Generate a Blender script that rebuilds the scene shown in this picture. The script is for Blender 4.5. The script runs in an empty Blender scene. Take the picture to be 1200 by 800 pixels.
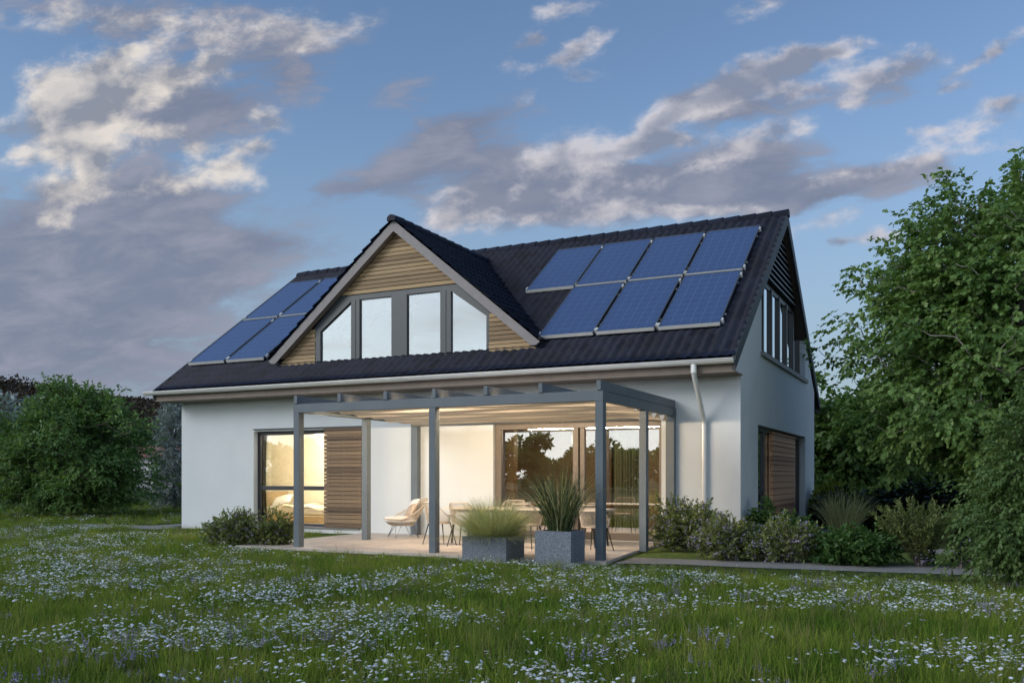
import bpy, bmesh, math, random
import numpy as np
from mathutils import Vector, Matrix, noise as mnoise
random.seed(7); RNG = np.random.default_rng(7)
sc = bpy.context.scene
COL = sc.collection
rad = math.radians

# ------------------------------------------------------------------ view frame (house corner = origin)
TH = 0.460757
CAM = np.array([3.9147, -18.3444, 1.45])
RIGHT = np.array([math.cos(TH), math.sin(TH), 0.0]); FWD = np.array([-math.sin(TH), math.cos(TH), 0.0])

# ------------------------------------------------------------------ materials
def newmat(name):
    m = bpy.data.materials.new(name); m.use_nodes = True
    nt = m.node_tree; b = nt.nodes.get('Principled BSDF')
    return m, nt, b
def nd(nt, t, **kw):
    n = nt.nodes.new(t)
    for k, v in kw.items(): setattr(n, k, v)
    return n
def ramp(nt, fac, stops):
    r = nd(nt, 'ShaderNodeValToRGB'); e = r.color_ramp.elements
    while len(e) < len(stops): e.new(0.5)
    for i, (p, c) in enumerate(stops):
        e[i].position = p; e[i].color = (*c, 1)
    nt.links.new(fac, r.inputs[0]); return r.outputs[0]
def simple(name, c1, c2=None, scale=6, rough=.6, metal=0, bump=0, bscale=None, stretch=(1, 1, 1), spec=.5, coat=0, detail=5):
    m, nt, b = newmat(name)
    c2 = c2 or tuple(x * .82 for x in c1)
    tc = nd(nt, 'ShaderNodeTexCoord'); mp = nd(nt, 'ShaderNodeMapping'); mp.inputs['Scale'].default_value = stretch
    nt.links.new(tc.outputs['Object'], mp.inputs[0])
    n = nd(nt, 'ShaderNodeTexNoise'); n.inputs['Scale'].default_value = scale; n.inputs['Detail'].default_value = detail
    nt.links.new(mp.outputs[0], n.inputs['Vector'])
    nt.links.new(ramp(nt, n.outputs['Fac'], [(.3, c2), (.7, c1)]), b.inputs['Base Color'])
    b.inputs['Roughness'].default_value = rough; b.inputs['Metallic'].default_value = metal
    b.inputs['Specular IOR Level'].default_value = spec; b.inputs['Coat Weight'].default_value = coat
    if bump:
        n2 = nd(nt, 'ShaderNodeTexNoise'); n2.inputs['Scale'].default_value = bscale or scale * 6; n2.inputs['Detail'].default_value = 6
        nt.links.new(mp.outputs[0], n2.inputs['Vector'])
        bp = nd(nt, 'ShaderNodeBump'); bp.inputs['Strength'].default_value = bump; bp.inputs['Distance'].default_value = .02
        nt.links.new(n2.outputs['Fac'], bp.inputs['Height']); nt.links.new(bp.outputs[0], b.inputs['Normal'])
    return m
def emit(name, col, strength):
    m, nt, b = newmat(name)
    b.inputs['Base Color'].default_value = (.8, .8, .8, 1)
    b.inputs['Emission Color'].default_value = (*col, 1); b.inputs['Emission Strength'].default_value = strength
    return m
def glass(name, refl, tint=(.9, .93, .92), gl=(.92, .97, 1)):
    m, nt, b = newmat(name); nt.nodes.remove(b)
    out = nt.nodes['Material Output']
    t = nd(nt, 'ShaderNodeBsdfTransparent'); t.inputs[0].default_value = (*tint, 1)
    g = nd(nt, 'ShaderNodeBsdfGlossy'); g.inputs['Color'].default_value = (*gl, 1); g.inputs['Roughness'].default_value = .004
    lw = nd(nt, 'ShaderNodeFresnel'); lw.inputs['IOR'].default_value = 1.5
    ad = nd(nt, 'ShaderNodeMath', operation='ADD', use_clamp=True); ad.inputs[1].default_value = refl
    nt.links.new(lw.outputs[0], ad.inputs[0])
    mx = nd(nt, 'ShaderNodeMixShader'); nt.links.new(ad.outputs[0], mx.inputs[0])
    nt.links.new(t.outputs[0], mx.inputs[1]); nt.links.new(g.outputs[0], mx.inputs[2]); nt.links.new(mx.outputs[0], out.inputs[0])
    return m
def leafmat(name, dark, mid, light, trans=.35, rough=.5, nscale=.6):
    """colour by a per-leaf attribute and a slow noise over the plant"""
    m, nt, b = newmat(name); out = nt.nodes['Material Output']
    at = nd(nt, 'ShaderNodeAttribute'); at.attribute_name = 'var'
    tc = nd(nt, 'ShaderNodeTexCoord'); n = nd(nt, 'ShaderNodeTexNoise'); n.inputs['Scale'].default_value = nscale; n.inputs['Detail'].default_value = 3
    nt.links.new(tc.outputs['Object'], n.inputs['Vector'])
    a = nd(nt, 'ShaderNodeMath', operation='MULTIPLY_ADD'); a.inputs[1].default_value = .55
    nt.links.new(at.outputs['Fac'], a.inputs[0])
    s = nd(nt, 'ShaderNodeMath', operation='MULTIPLY'); s.inputs[1].default_value = .45
    nt.links.new(n.outputs['Fac'], s.inputs[0]); nt.links.new(s.outputs[0], a.inputs[2])
    c = ramp(nt, a.outputs[0], [(.2, dark), (.5, mid), (.85, light)])
    nt.links.new(c, b.inputs['Base Color']); b.inputs['Roughness'].default_value = rough; b.inputs['Specular IOR Level'].default_value = .35
    t = nd(nt, 'ShaderNodeBsdfTranslucent')
    hs = nd(nt, 'ShaderNodeMix', data_type='RGBA', blend_type='MULTIPLY'); hs.inputs[0].default_value = 1
    nt.links.new(c, hs.inputs[6]); hs.inputs[7].default_value = (1.5, 1.5, .7, 1); nt.links.new(hs.outputs[2], t.inputs[0])
    mx = nd(nt, 'ShaderNodeMixShader'); mx.inputs[0].default_value = trans
    nt.links.new(b.outputs[0], mx.inputs[1]); nt.links.new(t.outputs[0], mx.inputs[2]); nt.links.new(mx.outputs[0], out.inputs[0])
    return m
def wood(name, c1, c2, axis='x', rough=.65, board=.12):
    """horizontal boards: grain along x/y, tone changes from board to board (z)"""
    m, nt, b = newmat(name)
    tc = nd(nt, 'ShaderNodeTexCoord'); sep = nd(nt, 'ShaderNodeSeparateXYZ'); nt.links.new(tc.outputs['Object'], sep.inputs[0])
    dv = nd(nt, 'ShaderNodeMath', operation='DIVIDE'); dv.inputs[1].default_value = board
    nt.links.new(sep.outputs['Z'], dv.inputs[0])
    fl = nd(nt, 'ShaderNodeMath', operation='FLOOR'); nt.links.new(dv.outputs[0], fl.inputs[0])
    wn = nd(nt, 'ShaderNodeTexWhiteNoise', noise_dimensions='1D'); nt.links.new(fl.outputs[0], wn.inputs['W'])
    mp = nd(nt, 'ShaderNodeMapping'); mp.inputs['Scale'].default_value = (1.2, 1.2, 22)
    nt.links.new(tc.outputs['Object'], mp.inputs[0])
    n = nd(nt, 'ShaderNodeTexNoise'); n.inputs['Scale'].default_value = 2.2; n.inputs['Detail'].default_value = 7; n.inputs['Roughness'].default_value = .65
    nt.links.new(mp.outputs[0], n.inputs['Vector'])
    a = nd(nt, 'ShaderNodeMath', operation='MULTIPLY_ADD'); a.inputs[1].default_value = .55
    nt.links.new(wn.outputs['Value'], a.inputs[0])
    s = nd(nt, 'ShaderNodeMath', operation='MULTIPLY'); s.inputs[1].default_value = .62; nt.links.new(n.outputs['Fac'], s.inputs[0]); nt.links.new(s.outputs[0], a.inputs[2])
    nt.links.new(ramp(nt, a.outputs[0], [(.25, c2), (.8, c1)]), b.inputs['Base Color'])
    b.inputs['Roughness'].default_value = rough
    bp = nd(nt, 'ShaderNodeBump'); bp.inputs['Strength'].default_value = .25; bp.inputs['Distance'].default_value = .01
    nt.links.new(n.outputs['Fac'], bp.inputs['Height']); nt.links.new(bp.outputs[0], b.inputs['Normal'])
    return m

M = {}
M['plaster'] = simple('plaster', (.61, .655, .67), (.575, .62, .635), scale=1.3, rough=.9, bump=.15, bscale=90, spec=.2)
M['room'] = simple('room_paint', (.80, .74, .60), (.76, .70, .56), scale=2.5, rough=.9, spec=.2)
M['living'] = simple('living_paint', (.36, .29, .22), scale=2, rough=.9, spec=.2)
M['floorwood'] = simple('floor_boards', (.42, .26, .13), (.30, .18, .09), scale=3, stretch=(.4, 6, 1), rough=.35)
M['frame'] = simple('window_frame', (.052, .066, .074), (.046, .058, .066), scale=8, rough=.45)
M['doorframe'] = simple('door_frame', (.15, .125, .10), (.13, .11, .09), scale=8, rough=.45)  # dark grey frame with the warm terrace light mixed into its colour
M['darkframe'] = simple('dark_frame', (.03, .035, .04), scale=8, rough=.4)
M['pergola'] = simple('pergola_paint', (.115, .145, .165), (.10, .125, .145), scale=2.5, stretch=(1, 1, 1), rough=.55, bump=.08, bscale=40)
M['fascia'] = simple('fascia_board', (.24, .225, .225), (.21, .20, .20), scale=5, rough=.6)
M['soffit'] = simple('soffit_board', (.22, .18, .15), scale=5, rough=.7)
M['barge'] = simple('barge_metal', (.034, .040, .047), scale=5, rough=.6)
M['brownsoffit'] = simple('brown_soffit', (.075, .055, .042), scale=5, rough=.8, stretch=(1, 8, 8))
M['gutter'] = simple('gutter_metal', (.72, .73, .70), (.66, .67, .65), scale=3, rough=.32, metal=.25)
M['cladding'] = wood('timber_cladding', (.40, .285, .15), (.17, .11, .055))
M['shutter'] = wood('weathered_slats', (.24, .165, .095), (.085, .055, .033), board=.13)
M['sideslat'] = wood('brown_slats', (.62, .35, .19), (.32, .16, .09), board=.15)
M['black'] = simple('black_steel', (.014, .013, .012), rough=.4)
M['rope'] = simple('beige_rope', (.54, .48, .39), (.44, .38, .3), scale=40, rough=.85)
M['linen'] = simple('white_linen', (.8, .77, .72), (.74, .71, .66), scale=12, rough=.95, bump=.3, bscale=120)
M['beigecloth'] = simple('beige_linen', (.50, .41, .32), (.44, .36, .28), scale=12, rough=.95, bump=.3, bscale=120)
M['duvet'] = simple('cream_bedding', (.74, .66, .5), (.68, .6, .45), scale=6, rough=.95, bump=.3, bscale=30)
M['bedwood'] = simple('bed_wood', (.5, .36, .18), (.4, .28, .14), scale=4, stretch=(.5, 5, 5), rough=.5)
M['tabletop'] = simple('table_top', (.62, .56, .47), (.54, .48, .4), scale=4, stretch=(.5, 6, 1), rough=.4)
M['soil'] = simple('soil', (.03, .022, .015), (.012, .009, .007), scale=40, rough=1, bump=.8)
M['alu'] = simple('aluminium', (.74, .75, .73), (.68, .69, .67), scale=8, rough=.4, metal=.15)
M['panelframe'] = simple('panel_frame', (.22, .24, .26), scale=8, rough=.35, metal=.7)
M['bark'] = simple('bark', (.16, .14, .115), (.07, .06, .05), scale=9, stretch=(1, 1, .25), rough=.95, bump=.6, bscale=25)
M['palebark'] = simple('pale_bark', (.30, .29, .26), (.16, .15, .13), scale=9, stretch=(1, 1, .3), rough=.95, bump=.5, bscale=25)
M['curtain'] = simple('curtain_cloth', (.42, .40, .27), (.36, .34, .22), scale=3, rough=.9)
M['woodpost'] = simple('wood_post', (.30, .17, .09), (.22, .12, .06), scale=6, stretch=(1, 1, .2), rough=.6)
M['glass_up'] = glass('dormer_glass', .215)
M['glass_door'] = glass('door_glass', .24, gl=(1, .97, .93))
M['glass_room'] = glass('room_glass', -.02, tint=(.96, .96, .95))
M['glass_side'] = glass('side_glass', .5)
M['strip'] = emit('light_strip', (1, .76, .52), 400)
M['petal'] = simple('white_petal', (.70, .75, .77), (.58, .64, .68), scale=30, rough=.8)
M['violet'] = simple('violet_petal', (.33, .31, .46), (.24, .22, .36), scale=30, rough=.8)
M['nbwall'] = simple('pale_render', (.42, .43, .46), scale=2, rough=.9)
M['nbroof'] = simple('clay_tiles', (.28, .12, .08), (.18, .075, .05), scale=3, rough=.9, bump=.5, bscale=12)

# roof tiles: near-black glazed tiles with slight tone change from tile to tile
def tilemat():
    m, nt, b = newmat('roof_tiles')
    at = nd(nt, 'ShaderNodeAttribute'); at.attribute_name = 'var'
    tc = nd(nt, 'ShaderNodeTexCoord'); n = nd(nt, 'ShaderNodeTexNoise'); n.inputs['Scale'].default_value = 1.1; n.inputs['Detail'].default_value = 6
    nt.links.new(tc.outputs['Object'], n.inputs['Vector'])
    ad = nd(nt, 'ShaderNodeMath', operation='MULTIPLY_ADD'); ad.inputs[1].default_value = .5
    nt.links.new(at.outputs['Fac'], ad.inputs[0]); nt.links.new(n.outputs['Fac'], ad.inputs[2])
    nt.links.new(ramp(nt, ad.outputs[0], [(.35, (.003, .005, .012)), (1, (.012, .0165, .035))]), b.inputs['Base Color'])
    b.inputs['Roughness'].default_value = .6; b.inputs['Specular IOR Level'].default_value = .2
    return m
M['tile'] = tilemat()
# solar cells: blue polycrystalline, pale grid lines (uv in cells)
def cellmat():
    m, nt, b = newmat('solar_cells')
    uv = nd(nt, 'ShaderNodeUVMap'); uv.uv_map = 'UVMap'
    def line(axis, mul, wd):
        sp = nd(nt, 'ShaderNodeSeparateXYZ'); nt.links.new(uv.outputs[0], sp.inputs[0])
        a = nd(nt, 'ShaderNodeMath', operation='MULTIPLY'); a.inputs[1].default_value = mul; nt.links.new(sp.outputs[axis], a.inputs[0])
        f = nd(nt, 'ShaderNodeMath', operation='PINGPONG'); f.inputs[1].default_value = .5; nt.links.new(a.outputs[0], f.inputs[0])
        l = nd(nt, 'ShaderNodeMath', operation='LESS_THAN'); l.inputs[1].default_value = wd; nt.links.new(f.outputs[0], l.inputs[0])
        return l.outputs[0]
    g1 = line('X', 6, .026); g2 = line('Y', 10, .024); g3 = line('X', 18, .03)
    mx = nd(nt, 'ShaderNodeMath', operation='MAXIMUM'); nt.links.new(g1, mx.inputs[0]); nt.links.new(g2, mx.inputs[1])
    s3 = nd(nt, 'ShaderNodeMath', operation='MULTIPLY'); s3.inputs[1].default_value = .25; nt.links.new(g3, s3.inputs[0])
    m2 = nd(nt, 'ShaderNodeMath', operation='MAXIMUM'); nt.links.new(mx.outputs[0], m2.inputs[0]); nt.links.new(s3.outputs[0], m2.inputs[1])
    vo = nd(nt, 'ShaderNodeTexVoronoi'); vo.inputs['Scale'].default_value = 60; nt.links.new(uv.outputs[0], vo.inputs['Vector'])
    c = ramp(nt, vo.outputs['Color'], [(0, (.038, .072, .168)), (1, (.052, .094, .215))])
    mix = nd(nt, 'ShaderNodeMix', data_type='RGBA'); nt.links.new(m2.outputs[0], mix.inputs[0]); nt.links.new(c, mix.inputs[6]); mix.inputs[7].default_value = (.11, .175, .34, 1)
    nt.links.new(mix.outputs[2], b.inputs['Base Color'])
    b.inputs['Roughness'].default_value = .35; b.inputs['Coat Weight'].default_value = .5; b.inputs['Coat Roughness'].default_value = .03
    return m
M['cells'] = cellmat()
def granite():
    m, nt, b = newmat('speckled_granite')
    tc = nd(nt, 'ShaderNodeTexCoord'); v = nd(nt, 'ShaderNodeTexVoronoi'); v.inputs['Scale'].default_value = 70; nt.links.new(tc.outputs['Object'], v.inputs['Vector'])
    n = nd(nt, 'ShaderNodeTexNoise'); n.inputs['Scale'].default_value = 45; n.inputs['Detail'].default_value = 4; nt.links.new(tc.outputs['Object'], n.inputs['Vector'])
    a = nd(nt, 'ShaderNodeMath', operation='MULTIPLY'); nt.links.new(v.outputs['Color'], a.inputs[0]); nt.links.new(n.outputs['Fac'], a.inputs[1])
    nt.links.new(ramp(nt, a.outputs[0], [(.02, (.085, .105, .135)), (.3, (.16, .19, .23)), (.6, (.26, .29, .33))]), b.inputs['Base Color']); b.inputs['Roughness'].default_value = .75
    return m
M['granite'] = granite()
def fabricmat():
    m, nt, b = newmat('canopy_fabric'); out = nt.nodes['Material Output']
    b.inputs['Base Color'].default_value = (.80, .73, .63, 1); b.inputs['Roughness'].default_value = .95
    t = nd(nt, 'ShaderNodeBsdfTranslucent'); t.inputs[0].default_value = (.66, .56, .44, 1)
    mx = nd(nt, 'ShaderNodeMixShader'); mx.inputs[0].default_value = .18
    nt.links.new(b.outputs[0], mx.inputs[1]); nt.links.new(t.outputs[0], mx.inputs[2]); nt.links.new(mx.outputs[0], out.inputs[0]); return m
M['fabric'] = fabricmat()
def slabmat():
    m, nt, b = newmat('terrace_slabs')
    tc = nd(nt, 'ShaderNodeTexCoord'); br = nd(nt, 'ShaderNodeTexBrick')
    br.offset = 0; br.inputs['Scale'].default_value = 1; br.inputs['Brick Width'].default_value = .8; br.inputs['Row Height'].default_value = .8
    br.inputs['Mortar Size'].default_value = .006; br.inputs['Color1'].default_value = (.58, .52, .46, 1); br.inputs['Color2'].default_value = (.51, .455, .40, 1); br.inputs['Mortar'].default_value = (.12, .10, .085, 1)
    nt.links.new(tc.outputs['Object'], br.inputs['Vector'])
    n = nd(nt, 'ShaderNodeTexNoise'); n.inputs['Scale'].default_value = 5; n.inputs['Detail'].default_value = 6; nt.links.new(tc.outputs['Object'], n.inputs['Vector'])
    mx = nd(nt, 'ShaderNodeMix', data_type='RGBA', blend_type='MULTIPLY'); mx.inputs[0].default_value = .5
    nt.links.new(br.outputs['Color'], mx.inputs[6]); nt.links.new(ramp(nt, n.outputs['Fac'], [(.3, (.7, .7, .7)), (.7, (1, 1, 1))]), mx.inputs[7])
    nt.links.new(mx.outputs[2], b.inputs['Base Color']); b.inputs['Roughness'].default_value = .6
    return m
M['slabs'] = slabmat()
def groundmat(name, a, b_, c, s=.35):
    m, nt, b = newmat(name)
    g = nd(nt, 'ShaderNodeTexCoord'); n = nd(nt, 'ShaderNodeTexNoise'); n.inputs['Scale'].default_value = s; n.inputs['Detail'].default_value = 8; nt.links.new(g.outputs['Object'], n.inputs['Vector'])
    n2 = nd(nt, 'ShaderNodeTexNoise'); n2.inputs['Scale'].default_value = 18; n2.inputs['Detail'].default_value = 6; nt.links.new(g.outputs['Object'], n2.inputs['Vector'])
    ad = nd(nt, 'ShaderNodeMath', operation='ADD'); nt.links.new(n.outputs['Fac'], ad.inputs[0]); nt.links.new(n2.outputs['Fac'], ad.inputs[1])
    nt.links.new(ramp(nt, ad.outputs[0], [(.35, a), (.5, b_), (.65, c)]), b.inputs['Base Color'])
    for r in (nt.nodes,):
        pass
    b.inputs['Roughness'].default_value = 1; b.inputs['Specular IOR Level'].default_value = .1
    bp = nd(nt, 'ShaderNodeBump'); bp.inputs['Strength'].default_value = .7; bp.inputs['Distance'].default_value = .05
    nt.links.new(n2.outputs['Fac'], bp.inputs['Height']); nt.links.new(bp.outputs[0], b.inputs['Normal'])
    return m
M['earth'] = groundmat('meadow_earth', (.014, .022, .008), (.028, .048, .014), (.045, .068, .02))
M['lawn'] = groundmat('short_lawn', (.05, .085, .02), (.075, .125, .03), (.10, .15, .04), s=2)
M['gravel'] = simple('gravel', (.36, .37, .36), (.16, .16, .155), scale=55, rough=.95, bump=1, bscale=60)
M['hill'] = groundmat('hill_earth', (.012, .010, .007), (.022, .017, .012), (.04, .028, .02), s=.08)
# grass blades: tone by place and by tuft
def grassmat(name, dark, mid, light, trans=.35):
    m, nt, b = newmat(name); out = nt.nodes['Material Output']
    ge = nd(nt, 'ShaderNodeNewGeometry'); n = nd(nt, 'ShaderNodeTexNoise'); n.inputs['Scale'].default_value = .8; n.inputs['Detail'].default_value = 4
    nt.links.new(ge.outputs['Position'], n.inputs['Vector'])
    oi = nd(nt, 'ShaderNodeObjectInfo'); at = nd(nt, 'ShaderNodeAttribute'); at.attribute_name = 'var'
    a = nd(nt, 'ShaderNodeMath', operation='MULTIPLY_ADD'); a.inputs[1].default_value = .3; nt.links.new(oi.outputs['Random'], a.inputs[0]); nt.links.new(n.outputs['Fac'], a.inputs[2])
    a2 = nd(nt, 'ShaderNodeMath', operation='MULTIPLY_ADD'); a2.inputs[1].default_value = .35; nt.links.new(at.outputs['Fac'], a2.inputs[0]); nt.links.new(a.outputs[0], a2.inputs[2])
    c = ramp(nt, a2.outputs[0], [(.4, dark), (.78, mid), (1.0, light)])
    nt.links.new(c, b.inputs['Base Color']); b.inputs['Roughness'].default_value = .7; b.inputs['Specular IOR Level'].default_value = .12
    t = nd(nt, 'ShaderNodeBsdfTranslucent'); nt.links.new(c, t.inputs[0])
    mx = nd(nt, 'ShaderNodeMixShader'); mx.inputs[0].default_value = trans
    nt.links.new(b.outputs[0], mx.inputs[1]); nt.links.new(t.outputs[0], mx.inputs[2]); nt.links.new(mx.outputs[0], out.inputs[0]); return m
M['grass'] = grassmat('meadow_blades', (.055, .122, .016), (.14, .245, .028), (.28, .34, .055))
M['straw'] = grassmat('dry_stems', (.12, .12, .04), (.22, .20, .08), (.34, .29, .14))
M['lavgrass'] = grassmat('grey_green_stems', (.05, .075, .035), (.09, .12, .06), (.12, .15, .09))
M['palegrass'] = leafmat('pale_grass', (.24, .27, .13), (.44, .47, .26), (.62, .62, .42), trans=.3)
M['tallgrass'] = leafmat('tall_grass', (.016, .036, .016), (.05, .09, .03), (.24, .22, .11), trans=.25)
M['leaf_big'] = leafmat('broad_leaves', (0.064, 0.131, 0.044), (0.136, 0.238, 0.069), (0.238, 0.346, 0.115), trans=.3, nscale=.5)
M['leaf_left'] = leafmat('bushy_leaves', (0.060, 0.123, 0.043), (0.116, 0.215, 0.067), (0.191, 0.298, 0.097), trans=.3, nscale=.7)
M['leaf_light'] = leafmat('light_leaves', (.065, .13, .038), (.12, .21, .06), (.18, .28, .09), trans=.35)
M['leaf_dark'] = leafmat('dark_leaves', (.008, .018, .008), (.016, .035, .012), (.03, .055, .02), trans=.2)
M['leaf_fg'] = leafmat('soft_needles', (.06, .11, .036), (.11, .185, .058), (.18, .26, .085), trans=.3)
M['leaf_silver'] = leafmat('silver_leaves', (.13, .17, .18), (.25, .31, .33), (.38, .44, .47), trans=.2)
M['leaf_forest'] = leafmat('forest_leaves', (.016, .016, .009), (.04, .031, .018), (.085, .052, .032), trans=.1, nscale=.04)
M['leaf_shrub'] = leafmat('shrub_leaves', (0.078, 0.106, 0.039), (0.157, 0.196, 0.067), (0.258, 0.302, 0.112), trans=.25, nscale=3)
M['leaf_green'] = leafmat('green_shrub_leaves', (.03, .07, .018), (.06, .13, .034), (.10, .19, .055), trans=.3, nscale=3)
M['leaf_yellow'] = leafmat('yellow_leaves', (.10, .14, .02), (.19, .23, .03), (.28, .30, .05), trans=.3, nscale=3)
M['leaf_olive'] = leafmat('olive_leaves', (.07, .10, .03), (.13, .175, .055), (.21, .26, .09), trans=.25, nscale=3)

# ------------------------------------------------------------------ mesh helpers
def tag(o, label=None, cat=None, group=None, kind=None):
    if label: o['label'] = label
    if cat: o['category'] = cat
    if group: o['group'] = group
    if kind: o['kind'] = kind
    return o
def empty(name, loc, label, cat, group=None, rz=0):
    o = bpy.data.objects.new(name, None); COL.objects.link(o); o.location = loc; o.rotation_euler = (0, 0, rz); o.empty_display_size = .2
    return tag(o, label, cat, group)
def wloc(p):
    v = Vector((0, 0, 0))
    while p is not None:
        v += Vector(p.location); p = p.parent
    return v
def link(name, me, mat, parent=None, loc=None):
    o = bpy.data.objects.new(name, me); COL.objects.link(o)
    if mat: me.materials.append(M[mat] if isinstance(mat, str) else mat)
    if parent: o.parent = parent
    if loc is not None: o.location = loc
    return o
class MB:
    """collects shapes in world coordinates, links them as one mesh object"""
    def __init__(s): s.v = []; s.f = []; s.sm = []
    def add(s, vs, fs, smooth=False):
        k = len(s.v); s.v.extend([tuple(map(float, a)) for a in vs]); s.f.extend([tuple(i + k for i in f) for f in fs]); s.sm.extend([smooth] * len(fs)); return s
    def box(s, x0, x1, y0, y1, z0, z1):
        return s.add([(x0, y0, z0), (x1, y0, z0), (x1, y1, z0), (x0, y1, z0), (x0, y0, z1), (x1, y0, z1), (x1, y1, z1), (x0, y1, z1)],
                     [(0, 3, 2, 1), (4, 5, 6, 7), (0, 1, 5, 4), (1, 2, 6, 5), (2, 3, 7, 6), (3, 0, 4, 7)])
    def prism(s, poly, axis, a, b):
        """poly 2D extruded along axis: 'x' -> poly in (y,z), 'y' -> (x,z), 'z' -> (x,y)"""
        n = len(poly)
        def P(p, t): return {'x': (t, p[0], p[1]), 'y': (p[0], t, p[1]), 'z': (p[0], p[1], t)}[axis]
        vs = [P(p, a) for p in poly] + [P(p, b) for p in poly]
        return s.add(vs, [tuple(range(n))[::-1], tuple(range(n, 2 * n))] + [(i, (i + 1) % n, (i + 1) % n + n, i + n) for i in range(n)])
    def tube(s, pts, r, n=8, cap=True, closed=False):
        pts = [Vector(p) for p in pts]; m = len(pts); rs = r if isinstance(r, (list, tuple)) else [r] * m
        vs = []; prev = None
        for i, p in enumerate(pts):
            if closed: d = pts[(i + 1) % m] - pts[i - 1]
            else: d = pts[min(i + 1, m - 1)] - pts[max(i - 1, 0)]
            d.normalize()
            a = prev if prev is not None else (Vector((0, 0, 1)) if abs(d.z) < .9 else Vector((1, 0, 0)))
            u = (a - d * a.dot(d)).normalized(); w = d.cross(u); prev = u
            for k in range(n):
                t = 2 * math.pi * k / n; vs.append(p + (u * math.cos(t) + w * math.sin(t)) * rs[i])
        fs = []
        for i in range(m if closed else m - 1):
            j = (i + 1) % m
            for k in range(n): fs.append((i * n + k, i * n + (k + 1) % n, j * n + (k + 1) % n, j * n + k))
        s.add(vs, fs, True)
        if cap and not closed: s.add(vs[:n], [tuple(range(n))[::-1]]); s.add(vs[-n:], [tuple(range(n))])
        return s
    def build(s, name, mat, parent=None, bevel=0, subsurf=0, loc=None):
        base = wloc(parent) if parent else (Vector(loc) if loc is not None else Vector((0, 0, 0)))
        me = bpy.data.meshes.new(name)
        me.from_pydata([(a[0] - base.x, a[1] - base.y, a[2] - base.z) for a in s.v], [], s.f)
        me.polygons.foreach_set('use_smooth', s.sm)
        o = link(name, me, mat, parent)
        if loc is not None and not parent: o.location = loc
        bm = bmesh.new(); bm.from_mesh(me); bmesh.ops.recalc_face_normals(bm, faces=bm.faces); bm.to_mesh(me); bm.free()
        if bevel:
            b = o.modifiers.new('bevel', 'BEVEL'); b.width = bevel; b.segments = 2; b.limit_method = 'ANGLE'; b.angle_limit = rad(50)
        if subsurf:
            for p in me.polygons: p.use_smooth = True
            b = o.modifiers.new('sub', 'SUBSURF'); b.levels = subsurf; b.render_levels = subsurf
        return o
def np_mesh(name, V, polys, mat, parent=None, loc=None, var=None, smooth=False, uv=None):
    """polys: list of (array n x k) of equal sided faces"""
    me = bpy.data.meshes.new(name)
    me.vertices.add(len(V)); me.vertices.foreach_set('co', np.asarray(V, np.float32).ravel())
    loops = np.concatenate([p.ravel() for p in polys]).astype(np.int32)
    sizes = np.concatenate([np.full(len(p), p.shape[1]) for p in polys]); starts = np.concatenate([[0], np.cumsum(sizes)[:-1]]).astype(np.int32)
    me.loops.add(len(loops)); me.loops.foreach_set('vertex_index', loops)
    me.polygons.add(len(sizes)); me.polygons.foreach_set('loop_start', starts)
    if smooth: me.polygons.foreach_set('use_smooth', np.ones(len(sizes), bool))
    if var is not None:
        a = me.attributes.new('var', 'FLOAT', 'POINT'); a.data.foreach_set('value', np.asarray(var, np.float32))
    me.update(calc_edges=True); me.validate()
    return link(name, me, mat, parent, loc)
def copy_tree(o, parent=None):
    c = o.copy(); COL.objects.link(c); c.parent = parent
    for ch in list(o.children): copy_tree(ch, c)
    return c

# ================================================================== SETTING
def sheet(name, pts, z, mat, kind='structure', sub=0):
    o = MB().add([(x, y, z) for x, y in pts], [tuple(range(len(pts)))]).build(name, mat)
    return tag(o, kind=kind)
# ground: one sheet with very soft unevenness near the house, flat out to the horizon
gx = np.concatenate([np.linspace(-700, -60, 14), np.linspace(-58, 40, 120), np.linspace(45, 700, 14)])
gy = np.concatenate([np.linspace(-500, -40, 12), np.linspace(-38, 50, 110), np.linspace(55, 900, 16)])
GX, GY = np.meshgrid(gx, gy); 
def gz(x, y):
    return 0.0
GZ = np.zeros_like(GX)
idx = np.arange(GX.size).reshape(GX.shape)
np_q = np.stack([idx[:-1, :-1], idx[:-1, 1:], idx[1:, 1:], idx[1:, :-1]], -1).reshape(-1, 4)
tag(np_mesh('ground', np.stack([GX, GY, GZ], -1).reshape(-1, 3), [np_q], 'earth'), kind='structure')
# terrace slab
t = MB().prism([(-9.25, 0.02), (-9.2, -4.55), (-1.22, -4.55), (-1.45, -2.6), (-1.62, 0.02)], 'z', -.1, .05).build('terrace', 'slabs'); tag(t, kind='structure')
sheet('lawn', [(-1.60, -.02), (-1.22, -3.15), (1.0, -2.9), (2.9, -2.5), (4.2, -2.3), (4.0, -.1), (1.0, .9), (.6, 2.5), (.02, 2.5), (.02, -.02)], .006, 'lawn')
sheet('gravel_path', [(-1.2, -3.16), (-1.16, -4.3), (-.2, -4.0), (1.0, -4.0), (2.9, -3.8), (4.6, -3.6), (4.4, -2.2), (2.9, -2.51), (1.0, -2.91)], .010, 'gravel')
sheet('side_path', [(1.1, .95), (4.2, -.05), (7.5, -.5), (7.5, .5), (4.6, .9), (2.4, 2.0), (1.6, 3.5), (1.4, 16), (.5, 16), (.7, 3)], .010, 'gravel')
sheet('path', [(-20, -.55), (-15.6, -.9), (-15.6, -.02), (-16.3, .3), (-16.3, 9), (-17.2, 9), (-17.2, .4), (-20, .3)], .010, 'gravel')
sheet('lawn_strip', [(-9.95, -.02), (-9.25, -.02), (-9.2, -2.3), (-10.0, -2.3)], .014, 'lawn')

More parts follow.
